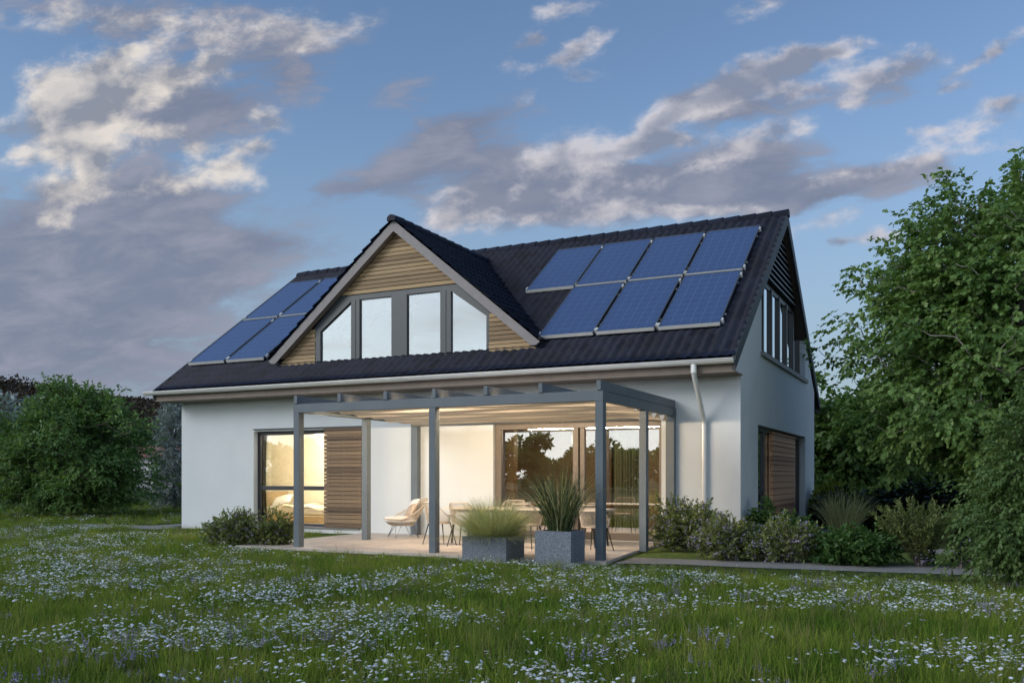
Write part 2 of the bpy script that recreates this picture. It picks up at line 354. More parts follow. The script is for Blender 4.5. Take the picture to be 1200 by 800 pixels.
# ================================================================== HOUSE
W, D = 15.55, 10.59
YE, ZE, ZR = -.763, 3.79, 8.179
YM = D / 2; S = (ZR - ZE) / (YM - YE); SL = math.hypot(ZR - ZE, YM - YE); PI_ = math.atan(S)
def zroof(y): return ZE + ((y - YE) if y < YM else (2 * YM - y - YE)) * S
XL, XR = -W - .2, .05
XC, DZ, DS = -8.34, 7.72, .82           # dormer ridge x, ridge height, slope
def yval(dx): return (DZ - DS * abs(dx) - ZE) / S + YE
H = empty('house', (-7.8, 0, 0), 'white rendered house with dark tiled gable roof, timber dormer and solar panels', 'house')

def wall(name, axis, a0, a1, zs, holes, depth_from, depth_to, mat='plaster', top=None):
    """wall from a0..a1 along x (axis x) or y, outer face at depth_from, reveals run to depth_to"""
    m = MB(); us = sorted({a0, a1} | {h[0] for h in holes} | {h[1] for h in holes}); vs = sorted(set(zs) | {h[2] for h in holes} | {h[3] for h in holes})
    P = (lambda u, d, z: (u, d, z)) if axis == 'x' else (lambda u, d, z: (d, u, z))
    for i in range(len(us) - 1):
        for j in range(len(vs) - 1):
            u, w, z0, z1 = us[i], us[i + 1], vs[j], vs[j + 1]; cu, cz = (u + w) / 2, (z0 + z1) / 2
            if any(h[0] < cu < h[1] and h[2] < cz < h[3] for h in holes): continue
            m.add([P(u, depth_from, z0), P(w, depth_from, z0), P(w, depth_from, z1), P(u, depth_from, z1)], [(0, 1, 2, 3)])
    for h in holes:
        for (u0, z0, u1, z1) in ((h[0], h[2], h[0], h[3]), (h[1], h[2], h[1], h[3]), (h[0], h[3], h[1], h[3]), (h[0], h[2], h[1], h[2])):
            m.add([P(u0, depth_from, z0), P(u1, depth_from, z1), P(u1, depth_to, z1), P(u0, depth_to, z0)], [(0, 1, 2, 3)])
    o = m.build(name, mat, H); return o
WL = (-12.92, -9.45, .15, 2.65); DOOR = (-5.68, -1.66, .06, 2.66); SW = (1.80, 8.75, .14, 2.6)
wall('wall', 'x', -W, 0, [0, 3.52], [WL, DOOR], 0, .3)
wall('wall', 'y', 0, D, [0, 3.0], [SW], 0, -.3)
g = MB()       # gable end above 3.0 with the recess cut out
ZG, G0, G1 = 4.25, 2.2, 8.75
def zu(y): return zroof(y) - .27
g.add([(0, 0, 3.0), (0, D, 3.0), (0, D, zu(D)), (0, D - .31, ZG), (0, .31, ZG), (0, 0, zu(0))], [(0, 1, 2, 3, 4, 5)])
g.add([(0, .31, ZG), (0, G0, ZG), (0, G0, zu(G0))], [(0, 1, 2)]); g.add([(0, G1, ZG), (0, D - .31, ZG), (0, G1, zu(G1))], [(0, 1, 2)])
RX = -.24
g.add([(0, G0, ZG), (RX, G0, ZG), (RX, G0, zu(G0)), (0, G0, zu(G0))], [(0, 1, 2, 3)]); g.add([(0, G1, ZG), (RX, G1, ZG), (RX, G1, zu(G1)), (0, G1, zu(G1))], [(0, 1, 2, 3)])
g.add([(0, G0, ZG), (0, G1, ZG), (RX, G1, ZG), (RX, G0, ZG)], [(0, 1, 2, 3)])
g.build('wall', 'plaster', H)
MB().add([(-W, 0, 0), (-W, D, 0), (-W, D, zu(D)), (-W, YM, zu(YM)), (-W, 0, zu(0))], [(0, 1, 2, 3, 4)]).build('wall', 'plaster', H)
MB().add([(-W, D, 0), (0, D, 0), (0, D, 3.6), (-W, D, 3.6)], [(0, 1, 2, 3)]).build('wall', 'plaster', H)
# soffit lining of the gable recess, window sill
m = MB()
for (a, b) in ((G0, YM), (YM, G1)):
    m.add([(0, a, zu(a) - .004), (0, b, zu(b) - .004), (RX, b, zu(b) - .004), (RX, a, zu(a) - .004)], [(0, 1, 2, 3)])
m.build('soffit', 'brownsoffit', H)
MB().box(-.02, .07, G0 - .12, G1 + .12, ZG - .09, ZG + .012).build('window_sill', 'fascia', H)

# --- roof slopes with real pantile relief
def tile_slope(name, O, u, v, n, Lu, Lv, keep=None, wave=.215, course=.33, amp=.013, step=.044, parent=None):
    O, u, v, n = map(lambda a: np.array(a, float), (O, u, v, n))
    nu = int(round(Lu / wave)) * 6; nc = int(math.ceil(Lv / course))
    us = np.linspace(0, Lu, nu + 1); ph = us / wave * 2 * np.pi
    prof = amp * (np.sin(ph) + .35 * np.sin(2 * ph + .6))
    rows = []; hs = []
    for k in range(nc):
        rows += [k * course, min((k + 1) * course, Lv)]; hs += [step, 0.0]
    rows = np.array(rows); hs = np.array(hs)
    jit = RNG.random((nc, nu // 6 + 1))
    UU, VV = np.meshgrid(us, rows)
    HH = hs[:, None] + prof[None, :]
    tj = jit[np.repeat(np.arange(nc), 2)][:, np.minimum(np.arange(nu + 1) // 6, jit.shape[1] - 1)]
    HH = HH + (tj - .5) * .014
    P = O + UU[..., None] * u + VV[..., None] * v + HH[..., None] * n
    R, Cn = UU.shape; ii = np.arange(R * Cn).reshape(R, Cn)
    q = np.stack([ii[:-1, :-1], ii[:-1, 1:], ii[1:, 1:], ii[1:, :-1]], -1).reshape(-1, 4)
    P = P.reshape(-1, 3)
    if keep is not None:
        c = P[q].mean(1); q = q[keep(c)]
    base = np.array(wloc(parent)) if parent else 0
    return np_mesh(name, P - base, [q], 'tile', parent, var=tj.ravel(), smooth=False)
nrm = (0, -math.sin(PI_), math.cos(PI_)); vup = (0, math.cos(PI_), math.sin(PI_))
def keep_main(c):
    dx = np.abs(c[:, 0] - XC); yv = (DZ - DS * dx - ZE) / S + YE
    return ~((dx < 3.6) & (c[:, 1] > .14) & (c[:, 1] < yv - .12))
RF = tile_slope('roof_slope', (XL, YE, ZE), (1, 0, 0), vup, nrm, XR - XL, SL, keep_main, parent=H)
RB = tile_slope('roof_slope', (XR, 2 * YM - YE, ZE), (-1, 0, 0), (0, -math.cos(PI_), math.sin(PI_)), (0, math.sin(PI_), math.cos(PI_)), XR - XL, SL, None, wave=.4, course=.5, parent=H)
# underside of the roof overhangs: eaves boards, fascia, barge boards
MB().box(XL + .01, XR - .003, -.70, -.004, 3.50, 3.525).build('soffit', 'soffit', H)
MB().box(XL, XR, -.74, -.703, 3.50, 3.76).build('fascia_board', 'soffit', H)
MB().box(XL, XR, D + .70, D + .74, 3.45, 3.74).build('fascia_board', 'barge', H)
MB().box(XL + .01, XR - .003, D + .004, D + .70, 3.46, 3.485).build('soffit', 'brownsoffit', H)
for x0, x1 in ((.004, .075), (XL - .045, XL + .01)):
    m = MB()
    for ys in (1, -1):
        f = lambda y: y if ys == 1 else 2 * YM - y
        a, b = YE - .03, YM
        m.prism([(f(a), zroof(YE) - .255), (f(b), ZR - .28), (f(b), ZR + .035), (f(a), zroof(YE) + .015)], 'x', x0, x1)
    m.build('barge_board', 'barge', H)
for x0, x1 in ((.002, .03), (XL - .02, XL + .008)): MB().prism([(-.735, 3.505), (.05, 3.505), (.05, zroof(.05) - .2), (-.735, zroof(-.735) - .2)], 'x', x0, x1).build('wall', 'plaster', H)
# ridge caps: overlapping half-round tiles
def ridge_caps(parent, x0, x1, yz=None, along='x', n=38, r=.12):
    m = MB(); L = (x1 - x0) / n
    for i in range(n):
        a, b = x0 + i * L - .02, x0 + (i + 1) * L + .02; ra, rb = r * 1.0, r * 1.13
        vs = []; k = 9
        for (t, rr, dz) in ((a, ra, 0), (b, rb, .012)):
            for j in range(k):
                an = math.pi * (-.12 + 1.24 * j / (k - 1)); p = (math.cos(an) * rr * 1.15, math.sin(an) * rr + dz)
                vs.append((t, yz[0] + p[0], yz[1] + p[1]) if along == 'x' else (yz[0] + p[0], t, yz[1] + p[1]))
        m.add(vs, [(j, j + 1, k + j + 1, k + j) for j in range(k - 1)] + [tuple(range(k)), tuple(range(k, 2 * k))])
    o = m.build('ridge_cap', 'tile', parent); a = o.data.attributes.new('var', 'FLOAT', 'POINT'); a.data.foreach_set('value', np.repeat(RNG.random(n), 18).astype(np.float32)); return o
ridge_caps(RF, XL - .03, XR + .03, (YM, ZR - .035))
# roof underlay so that no light leaks through the tile gaps
m = MB(); nx = 64
for i in range(nx):
    for j in range(26):
        x0, x1 = XL + .02 + (XR - XL - .05) * i / nx, XL + .02 + (XR - XL - .05) * (i + 1) / nx; y0, y1 = YE + .05 + (YM - YE - .05) * j / 26, YE + .05 + (YM - YE - .05) * (j + 1) / 26
        dx = abs((x0 + x1) / 2 - XC); yc = (y0 + y1) / 2
        if dx < 3.4 and yc > .0 and yc < yval(dx) - .1: continue
        m.add([(x0, y0, zroof(y0) - .09), (x1, y0, zroof(y0) - .09), (x1, y1, zroof(y1) - .09), (x0, y1, zroof(y1) - .09)], [(0, 1, 2, 3)])
m.add([(XL + .02, YM, ZR - .09), (XR - .03, YM, ZR - .09), (XR - .03, 2 * YM - YE - .05, ZE - .05), (XL + .02, 2 * YM - YE - .05, ZE - .05)], [(0, 1, 2, 3)])
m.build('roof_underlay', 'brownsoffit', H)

# --- gutter (half round, open on top) and downpipe
def gutter(y, sgn):
    m = MB(); k = 11; r = .085; x0, x1 = XL - .27, XR + .0
    prof = [(y + r * math.cos(math.pi + math.pi * j / (k - 1)), 3.745 + r * 1.05 * math.sin(math.pi + math.pi * j / (k - 1))) for j in range(k)]
    prof2 = [(y + (r - .012) * math.cos(math.pi + math.pi * j / (k - 1)), 3.745 + (r - .012) * 1.05 * math.sin(math.pi + math.pi * j / (k - 1))) for j in range(k)]
    for pr in (prof, prof2):
        m.add([(x0, a, b) for a, b in pr] + [(x1, a, b) for a, b in pr], [(j, j + 1, k + j + 1, k + j) for j in range(k - 1)], True)
    for x in (x0, x1): m.add([(x, a, b) for a, b in prof], [tuple(range(k))])
    m.tube([(x0, y - r, 3.748), (x1, y - r, 3.748)], .013, 6)
    return m.build('gutter', 'gutter', H)
GU = gutter(YE - .09, 1)
DP = MB().tube([(-.74, -.853, 3.68), (-.74, -.853, 3.55), (-.74, -.82, 3.46), (-.735, -.18, 2.75), (-.73, -.095, 2.62), (-.73, -.09, 2.5), (-.73, -.09, .03)], .052, 14).build('downpipe', 'gutter', H)
for z in (2.42, 1.3, .5): MB().tube([(-.73, -.09, z), (-.73, -.09, z + .05)], .06, 14).box(-.745, -.715, -.055, -.002, z + .01, z + .04).build('pipe_clip', 'gutter', DP)
MB().tube([(-.74, -.853, 3.5), (-.74, -.853, 3.66)], .062, 14).build('pipe_socket', 'gutter', DP)

# --- dormer
def slats(m, poly_fn, z0, z1, y, pitch=.105, th=.03, gap=.017, jitter=0):
    z = z0
    while z < z1 - .02:
        zt = min(z + pitch - gap, z1); a0, b0 = poly_fn(z); a1, b1 = poly_fn(zt)
        if b0 - a0 > .02:
            if b1 <= a1: a1 = b1 = (a1 + b1) / 2
            jy = random.uniform(-.010, .008)
            m.prism([(a0, z), (b0, z), (b1, zt), (a1, zt)], 'y', y + jy, y + th + jy)
        z += pitch
def half(z): return (DZ - .30 - z) / DS       # inner half width below the dormer roof
DM = MB()
slats(DM, lambda z: (XC - half(z), XC + half(z)), 6.03, 7.40, .03)
slats(DM, lambda z: (XC - half(z), -10.88), 4.20, 5.27, .03)
slats(DM, lambda z: (-5.80, XC + half(z)), 4.20, 5.27, .03)
DO = DM.build('dormer_wall', 'cladding', H)
m = MB()     # dark backing behind the boards
m.prism([(XC - half(6.01), 6.01), (XC + half(6.01), 6.01), (XC, 7.42)], 'y', .066, .10)
m.prism([(XC - half(4.2), 4.2), (-10.875, 4.2), (-10.875, 5.27), (XC - half(5.27), 5.27)], 'y', .066, .10)
m.prism([(-5.805, 4.2), (XC + half(4.2), 4.2), (XC + half(5.27), 5.27), (-5.805, 5.27)], 'y', .066, .10)
m.build('backing', 'black', DO)
YF = -.16
m = MB()
for sg in (-1, 1):
    p = lambda h, z: (XC + sg * h, z)
    hz = lambda off, z: (DZ - off - z) / DS
    zt, zb = 4.60, 4.42
    m.prism([p(0, DZ - .035), p((DZ - .035 - 4.47) / DS, 4.47), p((DZ - .035 - 4.47) / DS - .10, 4.40), p((DZ - .035 - 4.47) / DS - .22, 4.40), p(0, DZ - .30)], 'y', YF, YF + .035)
m.build('fascia_board', 'fascia', DO)
m = MB()
for sg in (-1, 1):
    m.prism([(XC, DZ - .285), (XC + sg * 3.55, DZ - .285 - DS * 3.55), (XC + sg * 3.55, DZ - .255 - DS * 3.55), (XC, DZ - .255)], 'y', YF + .036, .028)
m.build('soffit', 'soffit', DO)
ang = math.atan(DS); DLv = 3.93 / math.cos(ang)
for sg in (-1, 1):
    def keep(c):
        dx = np.abs(c[:, 0] - XC); yv = (DZ - DS * dx - ZE) / S + YE
        return c[:, 1] < yv + .05
    uu = (0, 1, 0)
    tile_slope('dormer_roof', (XC + sg * 3.93, YF - .06, DZ - DS * 3.93), uu, (-sg * math.cos(ang), 0, math.sin(ang)), (sg * math.sin(ang), 0, math.cos(ang)), 5.0, DLv, keep, parent=DO)
ridge_caps(DO, YF - .08, 4.66, (XC, DZ - .03), along='y', n=12, r=.11)

# dormer window: dark grey frame, four panes
F = MB()
for (a, b, d) in ((-10.875, -10.72, 0), (-9.75, -9.49, 0), (-8.53, -8.08, 0), (-7.13, -6.84, 0), (-5.88, -5.805, 0)):
    zt = 6.0 if -9.8 < a < -6 else 5.20
    F.box(a, b, .045 - .003, .16, 4.2, zt - .002)
F.box(-9.98, -6.70, .045, .155, 5.89, 6.005); F.box(-10.87, -5.81, .048, .155, 4.2, 4.33)
F.prism([(-10.872, 5.06), (-9.75, 5.86), (-9.75, 6.003), (-9.985, 6.003), (-10.872, 5.25)], 'y', .039, .152)
F.prism([(-5.808, 5.14), (-6.84, 5.86), (-6.84, 6.003), (-6.70, 6.003), (-5.808, 5.27)], 'y', .039, .152)
F.prism([(-11.0, 5.2), (-10.86, 5.2), (-9.97, 5.98), (-9.97, 6.035), (-10.09, 6.035)], 'y', .052, .15); F.prism([(-5.68, 5.2), (-5.82, 5.2), (-6.71, 5.98), (-6.71, 6.035), (-6.59, 6.035)], 'y', .052, .15)
F.box(-9.63, -9.605, .030, .045, 4.33, 5.89); F.box(-6.99, -6.97, .030, .045, 4.33, 5.89)
WD = F.build('window', 'frame', H)
for poly in ([(-10.73, 4.32), (-9.74, 4.32), (-9.74, 5.88), (-10.73, 5.16)], [(-9.5, 4.32), (-8.52, 4.32), (-8.52, 5.9), (-9.5, 5.9)], [(-8.09, 4.32), (-7.12, 4.32), (-7.12, 5.9), (-8.09, 5.9)], [(-6.85, 4.32), (-5.87, 4.32), (-5.87, 5.19), (-6.85, 5.87)]):
    MB().prism(poly, 'y', .095, .10).build('pane', 'glass_up', WD)
# sash lines inside each opening
m = MB()
for a, b in ((-9.49, -8.53), (-8.08, -7.13)):
    for x0, x1, z0, z1 in ((a, a + .014, 4.33, 5.89), (b - .014, b, 4.33, 5.89), (a + .014, b - .014, 5.876, 5.89)): m.box(x0, x1, .062, .094, z0, z1)
m.build('sash', 'darkframe', WD)

# --- front room window with sliding slatted shutter
F = MB(); x0, x1, z0, z1 = WL; y0, y1 = .16, .26
F.box(x0, x0 + .10, y0 - .003, y1, z0, z1); F.box(x1 - .10, x1, y0 - .003, y1, z0, z1); F.box(x0 + .1, x1 - .1, y0, y1, z1 - .10, z1); F.box(x0 + .1, x1 - .1, y0, y1, z0, z0 + .07); F.box(x0 + .1, x1 - .1, y0, y1, 1.09, 1.20)
WF = F.build('window', 'darkframe', H, bevel=.006)
MB().box(x0 + .1, x1 - .1, .205, .21, 1.2, z1 - .1).build('pane', 'glass_room', WF); MB().box(x0 + .1, x1 - .1, .205, .21, z0 + .07, 1.09).build('pane', 'glass_room', WF)
MB().box(x0 + .003, x1 - .003, -.05, .155, z0 - .03, z0 + .006).build('window_sill', 'fascia', WF)
m = MB(); z = .165
rr = random.Random(3)
while z < 2.66:
    h = rr.choice((.085, .11, .13, .10)); m.box(-10.50, -9.34, -.085 + rr.uniform(-.006, .004), -.05, z, min(z + h - .012, 2.68)); z += h
for x in (-10.42, -9.93, -9.46): m.box(x, x + .05, -.048, -.02, .16, 2.68)
SH = m.build('shutter', 'shutter', H)
MB().box(-10.47, -9.36, -.019, -.012, .17, 2.67).build('backing', 'black', SH)
MB().box(-12.9, -9.32, -.045, -.012, 2.684, 2.715).build('shutter_rail', 'darkframe', SH)

# --- sliding terrace door
F = MB(); x0, x1, z0, z1 = DOOR; y0, y1 = .10, .24
F.box(x0, x0 + .15, y0 - .003, y1, z0, z1); F.box(x1 - .08, x1, y0 - .003, y1, z0, z1); F.box(x0 + .15, x1 - .08, y0, y1, z1 - .13, z1); F.box(x0 + .15, x1 - .08, y0, y1, z0, z0 + .16)
F.box(-3.72, -3.59, y0 - .02, y1, z0 + .16, z1 - .13); F.box(-3.57, -3.46, y0 + .03, y1, z0 + .16, z1 - .13)
DR = F.build('sliding_door', 'doorframe', H, bevel=.006)
MB().box(x0 + .15, -3.72, .15, .155, z0 + .16, z1 - .13).build('pane', 'glass_door', DR); MB().box(-3.46, x1 - .08, .185, .19, z0 + .16, z1 - .13).build('pane', 'glass_door', DR)
MB().tube([(-3.655, .045, .95), (-3.655, .045, 1.25)], .012, 8).build('handle', 'darkframe', DR)

# --- gable windows, fins and louvres
F = MB(); ZT = 6.02
F.box(RX - .04, RX + .04, G0, G1, ZG + .012, ZG + .09); F.box(RX - .04, RX + .045, G0 + .4, G1 - .4, ZT, ZT + .12)
for i in range(7):
    y = G0 + (G1 - G0) * i / 6; y = min(max(y, G0 + .04), G1 - .04); zt = min(zu(y) - .02, ZT + .06); F.box(RX - .042, RX + .085, y - .05, y + .05, ZG + .015, zt)
WG = F.build('window', 'darkframe', H)
for i in range(6):
    a, b = G0 + (G1 - G0) * i / 6, G0 + (G1 - G0) * (i + 1) / 6
    MB().prism([(a, ZG + .02), (b, ZG + .02), (b, min(zu(b), ZT)), (a, min(zu(a), ZT))], 'x', RX + .012, RX + .020).build('pane', 'glass_side', WG)
m = MB(); z = ZT + .17
while z < zu(YM) - .1:
    hw = (zu(YM) - .02 - z) / S; m.prism([(YM - hw, z), (YM + hw, z), (YM + hw - .05, z + .035), (YM - hw + .05, z + .035)], 'x', RX + .02, RX + .17); z += .15
m.build('louvre', 'darkframe', WG)
hb = (zu(YM) - ZT - .12) / S
MB().prism([(YM - hb, ZT + .12), (YM + hb, ZT + .12), (YM, zu(YM))], 'x', RX - .03, RX - .01).build('backing', 'brownsoffit', WG)

# --- ground floor side window with brown slatted screen
F = MB(); y0, y1, z0, z1 = SW; xa, xb = -.26, -.17
F.box(xa, xb + .003, y0, y0 + .1, z0, z1); F.box(xa, xb + .003, y1 - .1, y1, z0, z1); F.box(xa, xb, y0 + .1, y1 - .1, z1 - .1, z1); F.box(xa, xb, y0 + .1, y1 - .1, z0, z0 + .09)
F.box(xa, xb + .003, 3.35, 3.47, z0 + .09, z1 - .1); F.box(xa, xb, y0 + .1, 3.35, 1.05, 1.15); F.box(xa, xb + .003, 7.55, 7.75, z0 + .09, z1 - .1)
WS = F.build('window', 'darkframe', H, bevel=.006)
MB().box(-.22, -.215, y0 + .1, 3.35, 1.15, z1 - .1).build('pane', 'glass_side', WS); MB().box(-.22, -.215, y0 + .1, 3.35, z0 + .09, 1.05).build('pane', 'glass_side', WS); MB().box(-.22, -.215, 3.47, y1 - .1, z0 + .09, z1 - .1).build('pane', 'glass_side', WS)
m = MB(); z = .18
while z < 2.5:
    h = rr.choice((.11, .14, .16)); m.box(-.16 + rr.uniform(-.004, .006), -.10, 4.15, 7.6, z, min(z + h - .02, 2.55)); z += h
m.box(-.20, -.161, 4.15, 7.6, .16, 2.56)
m.build('shutter', 'sideslat', H)

# --- rooms seen through the glass
m = MB()
m.add([(-14.6, 2.6, .06), (-9.0, 2.6, .06), (-9.0, 2.6, 2.8), (-14.6, 2.6, 2.8)], [(0, 1, 2, 3)]); m.add([(-14.6, .31, .06), (-14.6, 2.6, .06), (-14.6, 2.6, 2.8), (-14.6, .31, 2.8)], [(0, 1, 2, 3)]); m.add([(-9.0, .31, .06), (-9.0, 2.6, .06), (-9.0, 2.6, 2.8), (-9.0, .31, 2.8)], [(0, 1, 2, 3)])
m.add([(-14.6, .31, 2.8), (-9, .31, 2.8), (-9, 2.6, 2.8), (-14.6, 2.6, 2.8)], [(0, 1, 2, 3)])
for a, b in ((-14.6, -12.925), (-9.445, -9.0)): m.add([(a, .31, .06), (b, .31, .06), (b, .31, 2.8), (a, .31, 2.8)], [(0, 1, 2, 3)])
m.add([(-12.925, .31, 2.652), (-9.445, .31, 2.652), (-9.445, .31, 2.8), (-12.925, .31, 2.8)], [(0, 1, 2, 3)])
m.build('interior_wall', 'room', H)
MB().add([(-14.6, .3, .065), (-9.0, .3, .065), (-9.0, 2.6, .065), (-14.6, 2.6, .065)], [(0, 1, 2, 3)]).build('interior_floor', 'floorwood', H)
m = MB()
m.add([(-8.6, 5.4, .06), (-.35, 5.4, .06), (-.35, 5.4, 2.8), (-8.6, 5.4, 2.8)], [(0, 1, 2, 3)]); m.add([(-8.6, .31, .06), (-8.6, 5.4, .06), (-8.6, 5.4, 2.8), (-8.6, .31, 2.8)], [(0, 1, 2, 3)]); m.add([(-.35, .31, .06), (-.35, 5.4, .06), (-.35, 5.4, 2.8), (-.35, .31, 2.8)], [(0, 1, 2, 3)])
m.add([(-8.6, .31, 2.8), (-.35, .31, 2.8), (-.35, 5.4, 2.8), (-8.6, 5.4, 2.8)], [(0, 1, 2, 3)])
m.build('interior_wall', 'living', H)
MB().add([(-8.6, .3, .065), (-.35, .3, .065), (-.35, 5.4, .065), (-8.6, 5.4, .065)], [(0, 1, 2, 3)]).build('interior_floor', 'floorwood', H)
MB().box(-3.35, -3.13, .95, 1.15, .066, 2.79).build('column', 'woodpost', H)
MB().box(-5.62, -5.35, .42, .62, .066, 2.79).build('column', 'woodpost', H)
m = MB(); m.add([(-9.75, 2.9, 4.3), (-6.93, 2.9, 4.3), (-6.93, 2.9, 6.1), (-8.34, 2.9, 7.2), (-9.75, 2.9, 6.1)], [(0, 1, 2, 3, 4)]); m.add([(-12.4, .12, 4.28), (-4.2, .12, 4.28), (-4.2, 3.4, 4.28), (-12.4, 3.4, 4.28)], [(0, 1, 2, 3)]); m.build('interior_wall', 'plaster', H)
# curtain in the living room
def curtain(x0, x1, y, label):
    m = MB(); n = 60; vs = []
    for i in range(n + 1):
        x = x0 + (x1 - x0) * i / n; yy = y + .05 * math.sin(i * 1.05) + .02 * math.sin(i * .37)
        vs += [(x, yy, .08), (x, yy * 1 + .0, 2.74)]
    m.add(vs, [(2 * i, 2 * i + 2, 2 * i + 3, 2 * i + 1) for i in range(n)], True)
    o = m.build('curtain', 'curtain', loc=((x0 + x1) / 2, y, 0)); tag(o, label, 'curtain')
curtain(-2.95, -2.28, .62, 'olive beige curtain hanging behind the right pane of the terrace door')
# bed in the lit front room
B = empty('bed', (-12.4, 1.9, .065), 'low wooden bed with cream bedding inside the lit left window', 'bed')
MB().box(-13.9, -10.6, 1.35, 2.5, .12, .36).build('bed_frame', 'bedwood', B, bevel=.02)
MB().box(-13.85, -10.65, 1.37, 2.48, .362, .60).build('mattress', 'duvet', B, bevel=.06)
m = MB(); n = 14; vs = []
for i in range(n + 1):
    for j in range(7):
        x = -13.2 + 2.4 * i / n; y = 1.36 + 1.1 * j / 6
        vs.append((x, y, .63 + .05 * math.sin(i * 1.3 + j) + .03 * math.sin(j * 2.1 + i * .6) - (.05 if j in (0,) else 0)))
m.add(vs, [(i * 7 + j, (i + 1) * 7 + j, (i + 1) * 7 + j + 1, i * 7 + j + 1) for i in range(n) for j in range(6)], True); m.build('duvet', 'duvet', B, subsurf=1)
MB().box(-14.05, -13.92, 1.3, 2.55, .066, 1.0).build('headboard', 'bedwood', B, bevel=.02)
def pillow_mesh(w, h, t):
    m = MB(); n = 10; vs = []; fs = []
    for sgn in (1, -1):
        k = len(vs)
        for i in range(n + 1):
            for j in range(n + 1):
                u, v = i / n * 2 - 1, j / n * 2 - 1
                e = max(0, (1 - u ** 4) * (1 - v ** 4)) ** .6
                pin = 1 - .07 * (1 - abs(u * v)) * max(abs(u), abs(v)) ** 3
                vs.append((u * w / 2 * pin, v * h / 2 * pin, sgn * t / 2 * e))
        fs += [tuple(k + q for q in (i * (n + 1) + j, (i + 1) * (n + 1) + j, (i + 1) * (n + 1) + j + 1, i * (n + 1) + j + 1)) for i in range(n) for j in range(n)]
    m.add(vs, fs, True); return m
def pillow(name, w, h, t, mat, loc, rot, label, cat='pillow'):
    o = pillow_mesh(w, h, t).build(name, mat); o.location = loc; o.rotation_euler = rot; return tag(o, label, cat)
pillow('pillow', .6, .42, .2, 'linen', (-13.45, 1.75, .76), (rad(30), rad(-14), rad(15)), 'pale pillow on the low bed inside the lit left window')

# ================================================================== SOLAR PANELS (each one a thing)
PW, PL, TH_ = 1.335, 2.62, .05
def make_panel():
    r = empty('solar_panel', (0, 0, 0), 'x', 'solar panel')
    m = MB()   # hollow frame in local coords: x across, y up the slope, z normal
    m.box(0, PW, 0, .035, .055, .115); m.box(0, PW, PL - .03, PL, .055, .112); m.box(0, .022, .035, PL - .03, .055, .110); m.box(PW - .022, PW, .035, PL - .03, .055, .110)
    m.build('frame', 'panelframe', r)
    MB().box(0.004, PW - .004, -.014, -.002, .045, .118).build('bottom_rail', 'alu', r)
    me = bpy.data.meshes.new('cell_sheet'); me.from_pydata([(.02, .03, .103), (PW - .02, .03, .103), (PW - .02, PL - .028, .103), (.02, PL - .028, .103)], [], [(0, 1, 2, 3)])
    uv = me.uv_layers.new(name='UVMap')
    for i, c in enumerate(((0, 0), (1, 0), (1, 1), (0, 1))): uv.data[i].uv = c
    link('cell_sheet', me, 'cells', r)
    for (x, y) in ((PW - .01, .10), (PW - .01, PL - .26), (-.05, .10)):
        MB().box(x + .01, x + .05, y, y + .10, .0, .118).build('clamp', 'alu', r)
    for y in (.5, PL - .6): MB().box(-.02, PW + .02, y, y + .04, .02, .054).build('mounting_rail', 'alu', r)
    return r
proto = make_panel()
rows = {'lower': .27, 'upper': 2.44}
spots = []
for k, x in enumerate((-5.98, -4.60, -3.20, -1.80)): spots.append((x, 'upper', ('first', 'second', 'third', 'last')[k] + ' solar panel from the dormer in the upper row of the right roof side'))
for k, x in enumerate((-4.63, -3.22, -1.80)): spots.append((x, 'lower', ('first', 'middle', 'last')[k] + ' solar panel from the dormer in the lower row of the right roof side'))
for x, r_, l in ((-15.52, 'upper', 'solar panel at the upper outer corner of the left roof side'), (-14.10, 'upper', 'solar panel in the upper row left of the dormer, half hidden by it'), (-15.52, 'lower', 'solar panel at the lower outer corner of the left roof side'), (-14.10, 'lower', 'solar panel in the lower row left of the dormer, beside its fascia')): spots.append((x, r_, l))
for i, (x, r_, l) in enumerate(spots):
    o = proto if i == 0 else copy_tree(proto)
    y = rows[r_]; o.location = (x, y, zroof(y) + .02); o.rotation_euler = (PI_, 0, 0); o['label'] = l; o['group'] = 'solar panels on the roof'

# ================================================================== PERGOLA
P = empty('pergola', (-4.6, -2.1, 0), 'blue grey timber pergola with fabric canopy over the terrace', 'pergola')
PX0, PX1, PYF = -7.8, -1.4, -4.3
def post(x, y, z1, w=.14, d=.155): MB().box(x - w / 2, x + w / 2, y - d / 2, y + d / 2, .03 if y > -4.2 else -.05, z1).build('post', 'pergola', P, bevel=.006)
for x in (PX0, -4.65, PX1): post(x, PYF, 2.709)
for x in (PX0 + .02, PX1 + .02): post(x, -2.05, 2.707)
for x in (-7.74, -1.43): post(x, -.085, 2.705, w=.18)
MB().box(PX0 - .07, PX1 + .07, PYF - .078, PYF + .078, 2.71, 2.885).build('beam', 'pergola', P, bevel=.006)
MB().box(PX0 - .07, PX1 + .07, -.14, -.006, 2.71, 2.885).build('beam', 'pergola', P, bevel=.006)
for x in (PX0, PX1): MB().box(x - .045, x + .045, PYF + .081, -.143, 2.712, 2.882).build('beam', 'pergola', P, bevel=.005)
for i in range(7):
    x = PX0 + (PX1 - PX0) * i / 6; MB().box(x - .04, x + .04, PYF - .10, -.004, 2.888, 3.05).build('rafter', 'pergola', P, bevel=.005)
